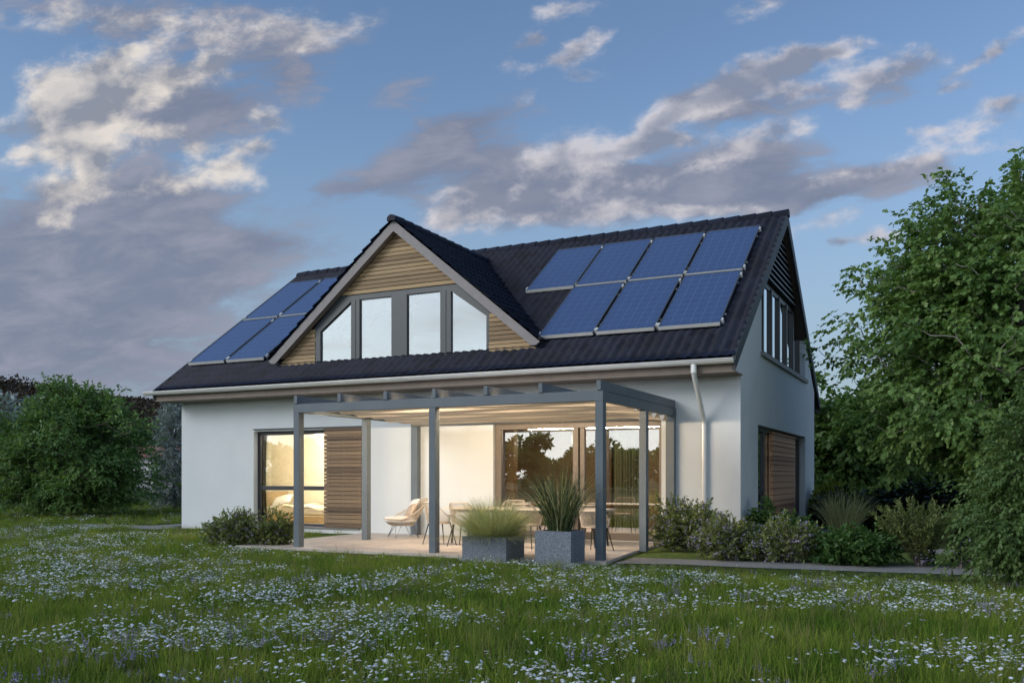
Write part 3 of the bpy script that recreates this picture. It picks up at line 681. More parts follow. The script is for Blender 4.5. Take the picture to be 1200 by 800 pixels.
# fabric canopy: sags between cross wires, edge ripples seen at the right end
m = MB(); nx, ny = 40, 120; vs = []
for j in range(ny + 1):
    y = PYF + .082 + (-.2 - PYF - .082) * j / ny
    t_ = (y - PYF) / .56
    for i in range(nx + 1):
        x = PX0 + .05 + (PX1 - .05 - PX0 - .05) * i / nx
        edge = max(0, (i - nx + 5) / 5); sag = .5 - .5 * math.cos(2 * math.pi * t_)
        vs.append((x, y, 2.868 - .15 * j / ny - .05 * sag - .09 * edge * sag * (j / ny) ** .5 + .010 * math.sin(x * 1.7 + j * .2) - .01))
m.add(vs, [(j * (nx + 1) + i, j * (nx + 1) + i + 1, (j + 1) * (nx + 1) + i + 1, (j + 1) * (nx + 1) + i) for j in range(ny) for i in range(nx)], True)
m.build('canopy', 'fabric', P)
LS = MB().box(PX0 + .85, PX1 - 1.05, PYF + .081, PYF + .10, 2.755, 2.805).build('light_housing', 'alu', P)
MB().add([(PX0 + .9, PYF + .104, 2.80), (PX1 - 1.1, PYF + .104, 2.80), (PX1 - 1.1, PYF + .104, 2.765), (PX0 + .9, PYF + .104, 2.765)], [(0, 1, 2, 3)]).build('light_strip', 'strip', LS)

# ================================================================== TERRACE FURNITURE
Z0 = .05
T = empty('dining_table', (-4.0, -1.65, Z0), 'long dining table with pale top under the pergola', 'table')
MB().box(-5.75, -2.25, -2.1, -1.2, .765, .80).build('table_top', 'tabletop', T, bevel=.006)
MB().box(-5.6, -2.4, -2.02, -1.28, .70, .763).build('apron', 'black', T)
for x in (-5.55, -2.45):
    for y in (-2.0, -1.3):
        MB().tube([(x, y, .70), (x + (.07 if x < -4 else -.07) * -1, y, Z0)], [.03, .02], 8).build('leg', 'black', T)
def ring(cx, cy, z, rx, ry, a0, a1, n, tilt=0):
    return [(cx + rx * math.cos(a0 + (a1 - a0) * i / n), cy + ry * math.sin(a0 + (a1 - a0) * i / n), z + tilt * math.sin(a0 + (a1 - a0) * i / n)) for i in range(n + 1)]
def make_dining_chair():
    """faces -y locally (back at +y); curved rope back, splayed black legs"""
    r = empty('dining_chair', (0, 0, 0), 'x', 'chair')
    m = MB(); seat = ring(0, 0, .45, .25, .24, 0, 2 * math.pi, 24)[:-1]
    m.add([(x, y, .44) for x, y, z in seat] + [(x, y, .475) for x, y, z in seat], [tuple(range(24))[::-1], tuple(range(24, 48))] + [(i, (i + 1) % 24, (i + 1) % 24 + 24, i + 24) for i in range(24)]); m.build('seat', 'rope', r, bevel=.012)
    top = []; bot = []; n = 22
    for i in range(n + 1):
        a = rad(-22) + rad(224) * i / n; s = max(0, math.sin(a)) ; hgt = .62 + .25 * min(1, s * 1.35)
        top.append((.30 * math.cos(a), .27 * math.sin(a) + .05 * s, hgt)); bot.append((.25 * math.cos(a), .24 * math.sin(a), .455))
    bk = MB().tube(top, .011, 8).tube(bot, .009, 6); bk.tube([top[0], bot[0]], .010, 6).tube([top[-1], bot[-1]], .010, 6)
    bo = bk.build('backrest', 'rope', r)
    w = MB()
    for k in range(64):
        t_ = k / 63 * n; i = min(int(t_), n - 1); f = t_ - i
        a = Vector(top[i]).lerp(Vector(top[i + 1]), f); b = Vector(bot[i]).lerp(Vector(bot[i + 1]), f); mid = a.lerp(b, .5); mid.x *= 1.04; mid.y *= 1.04
        w.tube([a, mid, b], .0042, 4, cap=False)
    w.build('weave', 'rope', bo)
    for sx in (-1, 1):
        for sy in (-1, 1): MB().tube([(sx * .17, sy * .16, .44), (sx * .26, sy * .25, 0)], [.014, .009], 8).build('leg', 'black', r)
    return r
cp = make_dining_chair()
chairs = [(-5.55, -2.62, 150, 'woven dining chair at the left end of the table, in front of the lounge chair'),
          (-4.96, -2.62, 180, 'woven dining chair behind the pale grass planter, back to the lawn'),
          (-3.55, -2.62, 172, 'woven dining chair between the two planters, back to the lawn'),
          (-2.15, -2.62, 168, 'woven dining chair beside the right front post, back to the lawn'),
          (-4.85, -.72, 4, 'woven dining chair on the house side of the table, before the left door pane'),
          (-3.75, -.72, -6, 'woven dining chair on the house side of the table, behind the tall grass')]
for i, (x, y, a, l) in enumerate(chairs):
    o = cp if i == 0 else copy_tree(cp); o.location = (x, y, Z0); o.rotation_euler.z = rad(a); o['label'] = l; o['group'] = 'woven chairs around the dining table'
# lounge chair: rope shell on thin wire legs, facing left-front
def make_lounge():
    r = empty('lounge_chair', (0, 0, 0), 'low rope lounge chair with wire legs beside the wall post', 'lounge chair', rz=0)
    top, bot = [], []; n = 30
    for i in range(n + 1):
        a = 2 * math.pi * i / n; s = math.sin(a); up = max(0, s)
        top.append((.42 * math.cos(a), .40 * s + .12 * up, .40 + .20 * (s + .35 if s > -.35 else 0) + .16 * up ** 1.6)); bot.append((.24 * math.cos(a), .24 * s - .02, .27))
    o = MB().tube(top[:-1], .014, 8, closed=True).tube(bot[:-1], .010, 6, closed=True).build('shell_frame', 'rope', r)
    w = MB()
    for k in range(90):
        t_ = k / 90 * n; i = int(t_); f = t_ - i; a = Vector(top[i]).lerp(Vector(top[i + 1]), f); b = Vector(bot[i]).lerp(Vector(bot[i + 1]), f); w.tube([a, a.lerp(b, .55) + Vector((0, 0, -.03)), b], .0055, 4, cap=False)
    w.build('weave', 'rope', o)
    m = MB(); cs = ring(0, -.06, 0, .36, .34, 0, 2 * math.pi, 24)[:-1]
    m.add([(x, y, .345) for x, y, z in cs] + [(x * 1.03, y * 1.03, .40) for x, y, z in cs] + [(x * .9, y * .9, .455) for x, y, z in cs] + [(0, -.06, .47)], [tuple(range(24))[::-1]] + [(i, (i + 1) % 24, (i + 1) % 24 + 24, i + 24) for i in range(24)] + [(24 + i, 24 + (i + 1) % 24, 48 + (i + 1) % 24, 48 + i) for i in range(24)] + [(48 + i, 48 + (i + 1) % 24, 72) for i in range(24)], True); m.build('seat_cushion', 'linen', r)
    for k in range(4):
        a = rad(45 + 90 * k); c, s = math.cos(a), math.sin(a); c1, s1 = math.cos(a - .3), math.sin(a - .3); c2, s2 = math.cos(a + .3), math.sin(a + .3)
        MB().tube([(c1 * .22, s1 * .22, .27), (c * .36, s * .36, 0.008), (c2 * .22, s2 * .22, .27)], .008, 6).build('leg', 'panelframe', r)
    return r
lg = make_lounge(); lg.location = (-7.42, -1.12, Z0); lg.rotation_euler.z = rad(-38); lg.scale = (1.08, 1.08, 1.08)
pillow('pillow', .46, .46, .16, 'linen', (-7.33, -.86, .74), (rad(58), rad(-4), rad(-42)), 'square white pillow at the back of the lounge chair')
pillow('pillow', .36, .34, .15, 'beigecloth', (-7.20, -1.12, .68), (rad(54), rad(-12), rad(-30)), 'beige pillow leaning before the white one on the lounge chair')

# planters
def planter(x0, x1, y0, y1, h, label):
    r = empty('planter', ((x0 + x1) / 2, (y0 + y1) / 2, 0), label, 'planter', 'speckled granite planters before the terrace')
    m = MB(); t_ = .045
    m.box(x0, x1, y0, y0 + t_, -.03, h); m.box(x0, x1, y1 - t_, y1, -.03, h); m.box(x0, x0 + t_, y0 + t_, y1 - t_, -.03, h - .001); m.box(x1 - t_, x1, y0 + t_, y1 - t_, -.03, h - .001)
    m.build('box', 'granite', r)
    n = 8; vs = [(x0 + t_ + (x1 - x0 - 2 * t_) * i / n, y0 + t_ + (y1 - y0 - 2 * t_) * j / n, h - .05 + .03 * math.sin(i * 1.9) * math.cos(j * 2.3)) for i in range(n + 1) for j in range(n + 1)]
    MB().add(vs, [(i * 9 + j, i * 9 + 9 + j, i * 9 + 10 + j, i * 9 + j + 1) for i in range(n) for j in range(n)]).build('soil', 'soil', r)
planter(-3.63, -2.79, -5.06, -4.36, .43, 'low square granite planter holding the pale fine grass')
planter(-2.26, -1.62, -5.06, -4.46, .56, 'taller granite planter holding the high dark grass')

# ------------------------------------------------------------------ blades (grass plants): many curved strips as one mesh
def blades(name, base, n, h, spread, lean, wid, droop, mat, label, cat, var_fn=None, r0=.15, seg=6, upright=0, parent=None, seed=1, group=None, le=.8):
    g = np.random.default_rng(seed)
    a = g.random(n) * 2 * np.pi; rr_ = np.sqrt(g.random(n)) * r0
    hh = h * (.55 + .45 * g.random(n)); ln = lean * (g.random(n) ** le)
    t_ = np.linspace(0, 1, seg + 1)
    out = hh[:, None] * (np.sin(ln)[:, None] * t_ + droop * np.sin(ln)[:, None] * t_ ** 2.5)
    zz = hh[:, None] * (np.cos(ln)[:, None] * t_ - droop * (.4 + ln[:, None]) * .8 * t_ ** 3)
    ca, sa = np.cos(a)[:, None], np.sin(a)[:, None]
    a2 = a + g.normal(0, .5, n)
    X = rr_[:, None] * ca + out * np.cos(a2)[:, None]; Y = rr_[:, None] * sa + out * np.sin(a2)[:, None]
    b2 = g.random(n) * np.pi
    wv = wid * (.6 + .8 * g.random(n))[:, None] * (1 - t_ ** 1.6) ** .8 * .5 + .0004
    px, py = np.cos(b2)[:, None] * wv, np.sin(b2)[:, None] * wv
    V = np.stack([np.stack([X - px, Y - py, zz], -1), np.stack([X + px, Y + py, zz], -1)], 2)   # n, seg+1, 2, 3
    ii = np.arange(n * (seg + 1) * 2).reshape(n, seg + 1, 2)
    q = np.stack([ii[:, :-1, 0], ii[:, :-1, 1], ii[:, 1:, 1], ii[:, 1:, 0]], -1).reshape(-1, 4)
    var = np.repeat(g.random(n), (seg + 1) * 2)
    o = np_mesh(name, V.reshape(-1, 3), [q], mat, parent, loc=base, var=var)
    if label: tag(o, label, cat, group)
    return o
blades('ornamental_grass', (-3.21, -4.71, .39), 3600, .86, .5, 1.5, .008, .10, 'palegrass', 'mound of pale fine fescue grass in the low planter', 'ornamental grass', r0=.24, seed=3, le=.62)
o = blades('ornamental_grass', (-1.94, -4.76, .52), 330, 1.42, .5, .46, .014, .40, 'tallgrass', 'tall dark arching grass in the taller planter', 'ornamental grass', r0=.2, seed=5)
blades('seed_head', (-1.94, -4.76, .52), 140, 1.62, .5, .6, .006, .5, 'palegrass', None, None, r0=.17, seed=6).parent = o
o.children[0].location = (0, 0, 0)

# ================================================================== VEGETATION
# leaf outlines (u along the leaf, v across); two halves folded along the midrib
LEAF = {'lobed': [(0, 0), (.12, .16), (.38, .46), (.52, .24), (.8, .30), (1, 0)], 'oval': [(0, 0), (.25, .24), (.6, .26), (1, 0)], 'narrow': [(0, 0), (.4, .14), (1, 0)]}
def leaf_cloud(name, pos, out, size, mat, parent, shape='oval', seed=1, flat=.5, droop=.3, var=None, loc=None):
    """pos n x 3, out n x 3 (tip directions): one mesh of folded leaves"""
    g = np.random.default_rng(seed); n = len(pos); L = LEAF[shape]; k = len(L)
    d = out + g.normal(0, .45, (n, 3)); d[:, 2] -= droop; d /= np.linalg.norm(d, axis=1, keepdims=True) + 1e-9
    up = np.array([0, 0, 1.0]) * flat + g.normal(0, .55, (n, 3)) * (1 - flat * .5)
    s = np.cross(d, up); s /= np.linalg.norm(s, axis=1, keepdims=True) + 1e-9; nn = np.cross(s, d)
    sz = size * (.6 + .7 * g.random(n))
    fold = .22
    verts = []
    for (u, v) in L: verts.append(pos + (d * u + nn * (-.18 * u * u)) * sz[:, None] )       # midrib
    for sg in (1, -1):
        for (u, v) in L[1:-1]: verts.append(pos + (d * u + s * (sg * v) + nn * (v * fold - .18 * u * u)) * sz[:, None])
    V = np.stack(verts, 1); kk = V.shape[1]; base = (np.arange(n) * kk)[:, None]
    mid = [0] + list(range(1, k - 1)) + [k - 1]
    a = [0] + list(range(k, k + k - 2)) + [k - 1] + list(range(k - 2, 0, -1)); b = [0] + list(range(1, k - 1)) + [k - 1] + list(range(k + 2 * (k - 2) - 1, k + k - 2 - 1, -1))
    q1 = base + np.array(a); q2 = base + np.array(b)
    vv = g.random(n) if var is None else var
    return np_mesh(name, V.reshape(-1, 3), [q1, q2], mat, parent, loc=loc, var=np.repeat(vv, kk))
def envelope_points(n, ell, g, shell=.55, noise_amp=.25, noise_s=.7, zmin=.2, hole=-.30):
    """points in a union of ellipsoids, biased to the outside, with lumps and gaps"""
    out = []
    vol = np.array([e[3] * e[4] * e[5] for e in ell]) ** .8; vol /= vol.sum()
    off = g.random(3) * 50
    while len(out) < n:
        e = ell[g.choice(len(ell), p=vol)]
        v = g.normal(0, 1, 3); v /= np.linalg.norm(v); r = shell + (1 - shell) * g.random() if g.random() < .75 else g.random() ** .5
        lump = 1 + noise_amp * mnoise.noise(Vector(v * 2.2 + off)) * 1.6
        p = np.array(e[:3]) + v * r * lump * np.array(e[3:6])
        if p[2] < zmin: continue
        if mnoise.noise(Vector(p * noise_s + off)) < hole: continue
        out.append(p)
    return np.array(out)
def grow(att, trunk_pts, g):
    """joins every attractor to the nearest branch node nearer the trunk; returns segments with radii"""
    nodes = [np.array(p, float) for p in trunk_pts]; par = [-1] + list(range(len(trunk_pts) - 1))
    t0 = np.array(trunk_pts[-1]); order = np.argsort(np.linalg.norm((att - t0) * [1, 1, .8], axis=1)); term = np.zeros(len(att), int)
    arr = np.zeros((len(trunk_pts) + 3 * len(att), 3)); arr[:len(nodes)] = nodes; cnt = len(nodes); first = max(1, len(trunk_pts) // 3)
    dep = np.zeros(len(arr)); dep[:cnt] = np.arange(cnt) * .2
    for i in order:
        p = att[i]; d = np.linalg.norm(arr[first:cnt] - p, axis=1) + np.maximum(0, arr[first:cnt, 2] - p[2] + .1) * 1.2 + .03 * dep[first:cnt]
        j = first + int(np.argmin(d)); q = arr[j]; v = p - q; ln = np.linalg.norm(v)
        prev = j
        for f in (.4, .75):
            w = q + v * f + np.array([0, 0, -.10 * ln * math.sin(math.pi * f)]) + g.normal(0, .05 * ln, 3)
            arr[cnt] = w; par.append(prev); dep[cnt] = dep[prev] + 1; prev = cnt; cnt += 1
        arr[cnt] = p; par.append(prev); dep[cnt] = dep[prev] + 1; term[i] = cnt; cnt += 1
    wgt = np.zeros(cnt); wgt[term] = 1
    for i in range(cnt - 1, 0, -1): wgt[par[i]] += wgt[i]
    return arr[:cnt], np.array(par), wgt, term
def limbs(name, arr, par, wgt, r_tip, r_base, mat, parent, n=6, minw=0):
    ex = math.log(r_base / r_tip) / math.log(max(wgt.max(), 2)); R = r_tip * np.maximum(wgt, 1) ** ex
    idx_ = np.array([i for i in range(1, len(arr)) if wgt[i] >= minw]); a = arr[par[idx_]]; b = arr[idx_]; ra = np.minimum(R[par[idx_]], R[idx_] * 1.35); rb = R[idx_]
    d = b - a; L = np.linalg.norm(d, axis=1, keepdims=True) + 1e-6; d = d / L; b = b + d * np.minimum(rb[:, None] * .5, .03)
    h = np.where(np.abs(d[:, 2:3]) < .9, np.array([[0, 0, 1.0]]), np.array([[1.0, 0, 0]])); u = np.cross(d, h); u /= np.linalg.norm(u, axis=1, keepdims=True) + 1e-9; w = np.cross(d, u)
    an = np.arange(n) / n * 2 * np.pi
    ca = (u[:, None] * np.cos(an)[None, :, None] + w[:, None] * np.sin(an)[None, :, None])
    V = np.concatenate([a[:, None] + ca * ra[:, None, None], b[:, None] + ca * rb[:, None, None]], 1); m_ = len(idx_)
    base = (np.arange(m_) * 2 * n)[:, None]; qs = [base + np.array([k, (k + 1) % n, n + (k + 1) % n, n + k]) for k in range(n)]
    return np_mesh(name, V.reshape(-1, 3), [np.concatenate(qs)], mat, parent, smooth=True)
def tree(name, label, cat, loc, ell, trunk, n_att, sprays, per, leaf, shape, mat, bark='bark', r_base=.2, r_tip=.008, seed=1, droop=.35, flat=.6, spray_r=.3, group=None, namp=.25, shell=.55, zmin=.2, nscale=.7, leaf_part='crown', flowers=None, hole=-.30):
    g = np.random.default_rng(seed); r = empty(name, loc, label, cat, group)
    att = envelope_points(n_att, ell, g, shell=shell, noise_amp=namp, zmin=zmin, noise_s=nscale, hole=hole)
    arr, par, wgt, term = grow(att, trunk, g)
    limbs('trunk', arr, par, wgt, r_tip, r_base, bark, r)
    tip = arr[term]; pr = arr[par[par[term]]]; dirv = tip - pr; dirv /= np.linalg.norm(dirv, axis=1, keepdims=True) + 1e-9
    cen = np.mean([e[:3] for e in ell], axis=0); outv = tip - cen; outv /= np.linalg.norm(outv, axis=1, keepdims=True) + 1e-9
    dirv = dirv * .4 + outv * .8
    N = n_att * sprays
    sd = np.repeat(dirv, sprays, 0) + g.normal(0, .55, (N, 3)); sd[:, 2] *= .55; sd /= np.linalg.norm(sd, axis=1, keepdims=True)
    so = np.repeat(tip, sprays, 0) + g.normal(0, .35 * spray_r, (N, 3))
    sv = np.repeat(g.random(n_att), sprays) * .5 + g.random(N) * .3
    f = np.tile(np.linspace(.15, 1, per), N)
    side = np.cross(sd, [0, 0, 1.0]); side /= np.linalg.norm(side, axis=1, keepdims=True) + 1e-9
    sgn = np.tile(np.where(np.arange(per) % 2 == 0, 1, -1), N)[:, None]
    P_ = np.repeat(so, per, 0) + np.repeat(sd, per, 0) * (f * spray_r)[:, None] + np.array([0, 0, -1.0]) * (f ** 2 * spray_r * droop * .6)[:, None]
    O_ = np.repeat(sd, per, 0) * .8 + np.repeat(side, per, 0) * sgn * .9 * (1.1 - f)[:, None]
    keep = P_[:, 2] > .05; P_, O_ = P_[keep], O_[keep]
    vv = np.clip(np.repeat(sv, per)[keep] + g.random(len(P_)) * .25, 0, 1)
    leaf_cloud(leaf_part, P_, O_, leaf, mat, r, shape, seed=seed + 1, droop=droop, flat=flat, var=vv)
    if flowers:
        fm, nf, fs = flowers; k = g.choice(len(so), nf); q = so[k] + sd[k] * spray_r * 1.05 + [0, 0, .02]
        q = np.repeat(q, 5, 0) + g.normal(0, .018, (nf * 5, 3))
        leaf_cloud('blossom', q, g.normal(0, 1, (nf * 5, 3)), fs, fm, r, 'oval', seed=seed + 2, droop=-.4, flat=.2)
    return r
def straight(h, n=8, lean=(0, 0), wob=.05, seed=1):
    g = np.random.default_rng(seed); return [(lean[0] * i / n * h + g.normal(0, wob) * (i > 0), lean[1] * i / n * h + g.normal(0, wob) * (i > 0), h * i / n) for i in range(n + 1)]

# big broad-leaved tree right of the house
tree('broadleaf_tree', 'big broad-leaved tree rising right of the house', 'tree', (5.2, 3.6, 0), [(.1, 0, 3.7, 3.2, 3.2, 2.7), (.5, .2, 6.2, 2.5, 2.5, 2.2), (-.2, -.4, 2.5, 2.6, 2.4, 1.1), (-.5, 0, 5.5, 2.2, 2.1, 1.8), (-1.15, -.6, 5.6, 1.65, 1.6, 1.9), (-1.35, -.7, 4.3, 1.75, 1.7, 1.7), (1.9, 1.0, 3.6, 3.2, 3.2, 3)], straight(5.5, 10, seed=4), 2900, 6, 8, .105, 'lobed', 'leaf_big', 'palebark', .20, .007, seed=11, spray_r=.38, droop=.5, namp=.34, shell=.55, zmin=1.15, nscale=1.15, flat=.75, hole=-.13)
# bushy tree far left
tree('bushy_tree', 'bushy green tree with a leaning trunk on the meadow left of the house', 'tree', (-25.3, 3.9, 0), [(-.1, 0, 2.5, 2.7, 2.8, 1.9), (-1.8, 0, 1.9, 2.2, 2.2, 1.5), (1.6, 0, 1.45, 1.7, 2.0, 1.05), (-.2, .2, 3.6, 1.5, 1.6, 1.25), (-.3, -.3, 1.0, 2.7, 2.4, .75)], [(0.05, 0, 0), (-.12, 0, .3), (-.25, .02, .6), (-.35, .05, 1.0), (-.4, 0, 1.5), (-.35, 0, 2.2), (-.3, 0, 3)], 1700, 7, 7, .125, 'oval', 'leaf_left', 'bark', .17, .010, seed=21, spray_r=.38, droop=.2, namp=.4, shell=.5, zmin=.3, nscale=1.0)
# neighbours behind and beside
tree('silver_conifer', 'silvery blue narrow conifer behind the left house corner', 'tree', (-26.6, 10.0, 0), [(0, 0, 1.6, 1.0, 1.0, 1.6), (0, 0, 3.1, .75, .75, 1.6), (0, 0, 4.1, .4, .4, .9)], straight(4.6, 8, wob=.01), 420, 5, 8, .16, 'narrow', 'leaf_silver', 'bark', .10, .006, seed=31, spray_r=.3, droop=.1, namp=.2)
tree('silver_willow', 'grey green tree at the far left edge behind the bushy tree', 'tree', (-37, 10, 0), [(0, 0, 2.6, 2.2, 2.6, 2.2), (-2, 0, 2.6, 2.6, 2.2, 2.2)], straight(3, 6), 500, 5, 7, .28, 'oval', 'leaf_silver', 'bark', .16, .01, seed=33, spray_r=.55, namp=.35)
def at(px, dist):
    """ground point by sight line and distance along the view axis"""
    p = CAM + RIGHT * ((px - 600) / 1046.5 * dist) + FWD * dist; return (float(p[0]), float(p[1]), 0)
tree('young_tree', 'light green tree standing just behind the rear right house corner', 'tree', at(990, 33), [(0, 0, 3.0, 1.7, 1.7, 2.0), (.5, 0, 1.7, 1.8, 1.7, 1.3)], straight(2.5, 6, seed=6), 500, 5, 7, .24, 'oval', 'leaf_light', 'bark', .12, .008, seed=41, spray_r=.4, namp=.35)
tree('young_tree', 'light green tree behind the big tree, right of its slimmer neighbour', 'tree', at(1062, 36), [(0, 0, 3.0, 2.2, 2.2, 2.4), (.5, 0, 1.7, 2.2, 2.0, 1.3)], straight(2.5, 6, seed=7), 550, 5, 7, .26, 'oval', 'leaf_light', 'bark', .12, .008, seed=43, spray_r=.45, namp=.35)
tree('young_tree', 'dark green dense tree far behind the big tree at right', 'tree', at(1130, 40), [(0, 0, 3.4, 3.4, 3.0, 3.2), (3.5, 0, 3.4, 3.4, 3.0, 3.2)], straight(2.5, 6, seed=8), 600, 5, 7, .32, 'oval', 'leaf_left', 'bark', .12, .008, seed=45, spray_r=.55, namp=.35)
tree('feathery_tree', 'small feathery tree with drooping sprays at the right edge', 'tree', at(1203, 11.6), [(0, 0, .85, .74, .7, .85), (.05, 0, 1.6, .46, .45, .75), (0.1, 0, 2.25, .24, .24, .55)], straight(2.5, 9, wob=.01, seed=9), 430, 7, 10, .058, 'oval', 'leaf_fg', 'bark', .05, .003, seed=51, spray_r=.27, droop=.45, flat=.9, namp=.5, shell=.35, zmin=.12, nscale=2.2)
# understory at the back right; hedge shade put into near-black leaf colour
for i, (px, dd, w_, h_) in enumerate(((1000, 25, 1.2, .75), (1060, 24, 1.5, .95), (1125, 23, 1.5, 1.1), (1190, 22, 1.6, 1.2))):
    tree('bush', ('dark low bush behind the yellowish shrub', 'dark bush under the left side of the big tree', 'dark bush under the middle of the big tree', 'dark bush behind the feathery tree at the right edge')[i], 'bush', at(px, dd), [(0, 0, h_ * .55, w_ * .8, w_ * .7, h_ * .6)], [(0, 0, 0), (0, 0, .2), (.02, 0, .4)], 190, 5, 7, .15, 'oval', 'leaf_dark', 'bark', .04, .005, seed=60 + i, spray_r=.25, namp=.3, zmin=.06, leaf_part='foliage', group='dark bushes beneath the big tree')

# flowering shrubs by the house
def shrub(name, label, cat, loc, w, h, mat, n=240, leaf=.055, flowers=None, seed=1, shape='oval', group=None, droop=-.35, per=9, spr=.15, sprays=4):
    return tree(name, label, cat, loc, [(0, 0, h * .50, w / 2 * .92, w / 2 * .85, h * .46), (w * .16, .03, h * .42, w * .33, w * .33, h * .38), (-w * .18, -.02, h * .40, w * .32, w * .3, h * .38)], [(0, 0, 0), (0, 0, .06), (0, 0, .12), (0, 0, h * .3)], n, sprays, per, leaf, shape, mat, 'bark', .022, .003, seed=seed, spray_r=spr, droop=droop, flat=.35, namp=.35, shell=.5, zmin=.03, nscale=2.2, leaf_part='foliage', flowers=flowers, group=group)
FL = 'flowering shrubs by the house'
shrub('flowering_shrub', 'violet flowering shrub left of its twin under the lit left window', 'shrub', (-9.6, -4.25, 0), 1.08, .68, 'leaf_shrub', flowers=('violet', 300, .032), seed=71, group=FL)
shrub('flowering_shrub', 'smaller flowering shrub beside the left front pergola post', 'shrub', (-8.78, -3.95, 0), .8, .62, 'leaf_shrub', n=190, flowers=('violet', 120, .03), seed=72, group=FL)
shrub('flowering_shrub', 'largest flowering shrub, in front of the downpipe', 'shrub', (-.72, -1.5, 0), 1.25, .95, 'leaf_shrub', n=300, flowers=('violet', 380, .032), seed=73, group=FL)
shrub('flowering_shrub', 'low flowering shrub at the front right house corner', 'shrub', (.46, -2.9, 0), .95, .69, 'leaf_shrub', flowers=('violet', 380, .032), seed=74, group=FL)
shrub('flowering_shrub', 'low flowering shrub on the gravel edge right of the corner one', 'shrub', (1.30, -2.75, 0), .98, .68, 'leaf_shrub', flowers=('violet', 420, .032), seed=75, group=FL)
shrub('green_shrub', 'fresh green leafy shrub against the gable wall', 'shrub', (.62, .55, 0), 1.1, .8, 'leaf_green', n=200, leaf=.085, seed=76, droop=.2, spr=.2)
shrub('green_shrub', 'dark green leafy shrub right of the flowering shrubs', 'shrub', (2.42, -2.75, 0), .98, .56, 'leaf_green', n=220, leaf=.08, seed=77, droop=.2, spr=.18)
shrub('yellow_shrub', 'yellow green upright shrub behind the rear house corner', 'shrub', (.62, 9.6, 0), .95, 1.1, 'leaf_yellow', n=140, leaf=.11, seed=78, droop=-.5, spr=.25)
shrub('violet_perennial', 'low clump of deep violet flowers under the feathery tree', 'flower', (4.0, -2.7, 0), .75, .32, 'leaf_dark', n=120, leaf=.06, flowers=('violet', 520, .036), seed=79)
blades('ornamental_grass', (1.36, 5.6, 0), 420, 1.5, .5, .6, .018, .35, 'palegrass', 'tall pale grass clump beside the gable wall', 'ornamental grass', r0=.3, seed=81)
# wispy shrub: arching thin stems with narrow leaves
def wispy(loc, w, h, n, seed, label):
    g = np.random.default_rng(seed); r = empty('wispy_shrub', loc, label, 'shrub'); m = MB(); P_, O_ = [], []
    for i in range(n):
        a = g.random() * 2 * math.pi; ln = (g.random() ** .7) * .75; hh = h * (.65 + .4 * g.random()); c, s = math.cos(a), math.sin(a); pts = []
        for t_ in np.linspace(0, 1, 7):
            o_ = .12 * g.random() * 0 + hh * math.sin(ln) * t_ * (.7 + .3 * t_); pts.append((c * (.06 + o_), s * (.06 + o_), hh * math.cos(ln * t_) * t_))
        m.tube(pts, [.006 - .0045 * k / 6 for k in range(7)], 4, cap=False)
        for k in range(80):
            t_ = .2 + .8 * g.random(); f = t_ * 6; j = min(int(f), 5); p = Vector(pts[j]).lerp(Vector(pts[j + 1]), f - j); d = Vector(pts[j + 1]) - Vector(pts[j]); d.normalize()
            P_.append(p); O_.append(d * .9 + Vector(g.normal(0, .45, 3)))
    m.build('stem', 'bark', r).location = (0, 0, 0)
    for o in r.children:
        for v in o.data.vertices: v.co += Vector(loc)
    leaf_cloud('foliage', np.array(P_), np.array(O_), .075, 'leaf_olive', r, 'narrow', seed=seed, droop=-.1, flat=.2)
wispy((3.42, -2.6, 0), 1.2, 1.08, 150, 91, 'wispy olive shrub of thin upright stems before the big tree')

# ------------------------------------------------------------------ hill with woods, neighbour house, woods on the far side of the meadow
hx = np.linspace(-260, -20, 60); hy = np.linspace(60, 300, 50); HX, HY = np.meshgrid(hx, hy)
def hillz(x, y):
    q = (x - CAM[0]) * RIGHT[0] + (y - CAM[1]) * RIGHT[1]; d_ = (x - CAM[0]) * FWD[0] + (y - CAM[1]) * FWD[1]
    r_ = np.clip((d_ - 85) / 90, 0, 1); rise = r_ * r_ * (3 - 2 * r_)
    return rise * (14.5 + 1.6 * np.sin(q * .045 + 1.0) + 1.0 * np.sin(q * .11)) - .3
HZ = hillz(HX, HY); idx = np.arange(HX.size).reshape(HX.shape)
qd = np.stack([idx[:-1, :-1], idx[:-1, 1:], idx[1:, 1:], idx[1:, :-1]], -1).reshape(-1, 4)
tag(np_mesh('hill', np.stack([HX, HY, HZ], -1).reshape(-1, 3), [qd], 'hill', smooth=True), kind='structure')
def clump_mass(name, centres, radii, per, leaf, mat, seed):
    g = np.random.default_rng(seed); P_, O_, vv = [], [], []
    for c, r_ in zip(centres, radii):
        v = g.normal(0, 1, (per, 3)); v /= np.linalg.norm(v, axis=1, keepdims=True); v[:, 2] = np.abs(v[:, 2]) * 1.0 - .25
        rr2 = (.65 + .4 * g.random(per))[:, None]; P_.append(np.array(c) + v * r_ * rr2); O_.append(v); vv.append(np.clip(g.random() * .6 + g.random(per) * .4, 0, 1))
    return leaf_cloud(name, np.concatenate(P_), np.concatenate(O_), leaf, mat, None, 'oval', seed=seed, droop=.2, flat=.4, var=np.concatenate(vv))
g = np.random.default_rng(5); cs, rs = [], []
for i in range(420):
    d_ = 95 + 85 * g.random(); q = (-.66 + .40 * g.random()) * d_; p = CAM + RIGHT * q + FWD * d_; r_ = 1.6 + 2.0 * g.random() * g.random() + .6
    cs.append((p[0], p[1], float(hillz(p[0], p[1])) + r_ * .9)); rs.append(r_)
tag(clump_mass('forest', cs, rs, 420, .55, 'leaf_forest', 6), kind='stuff')
cs, rs = [], []
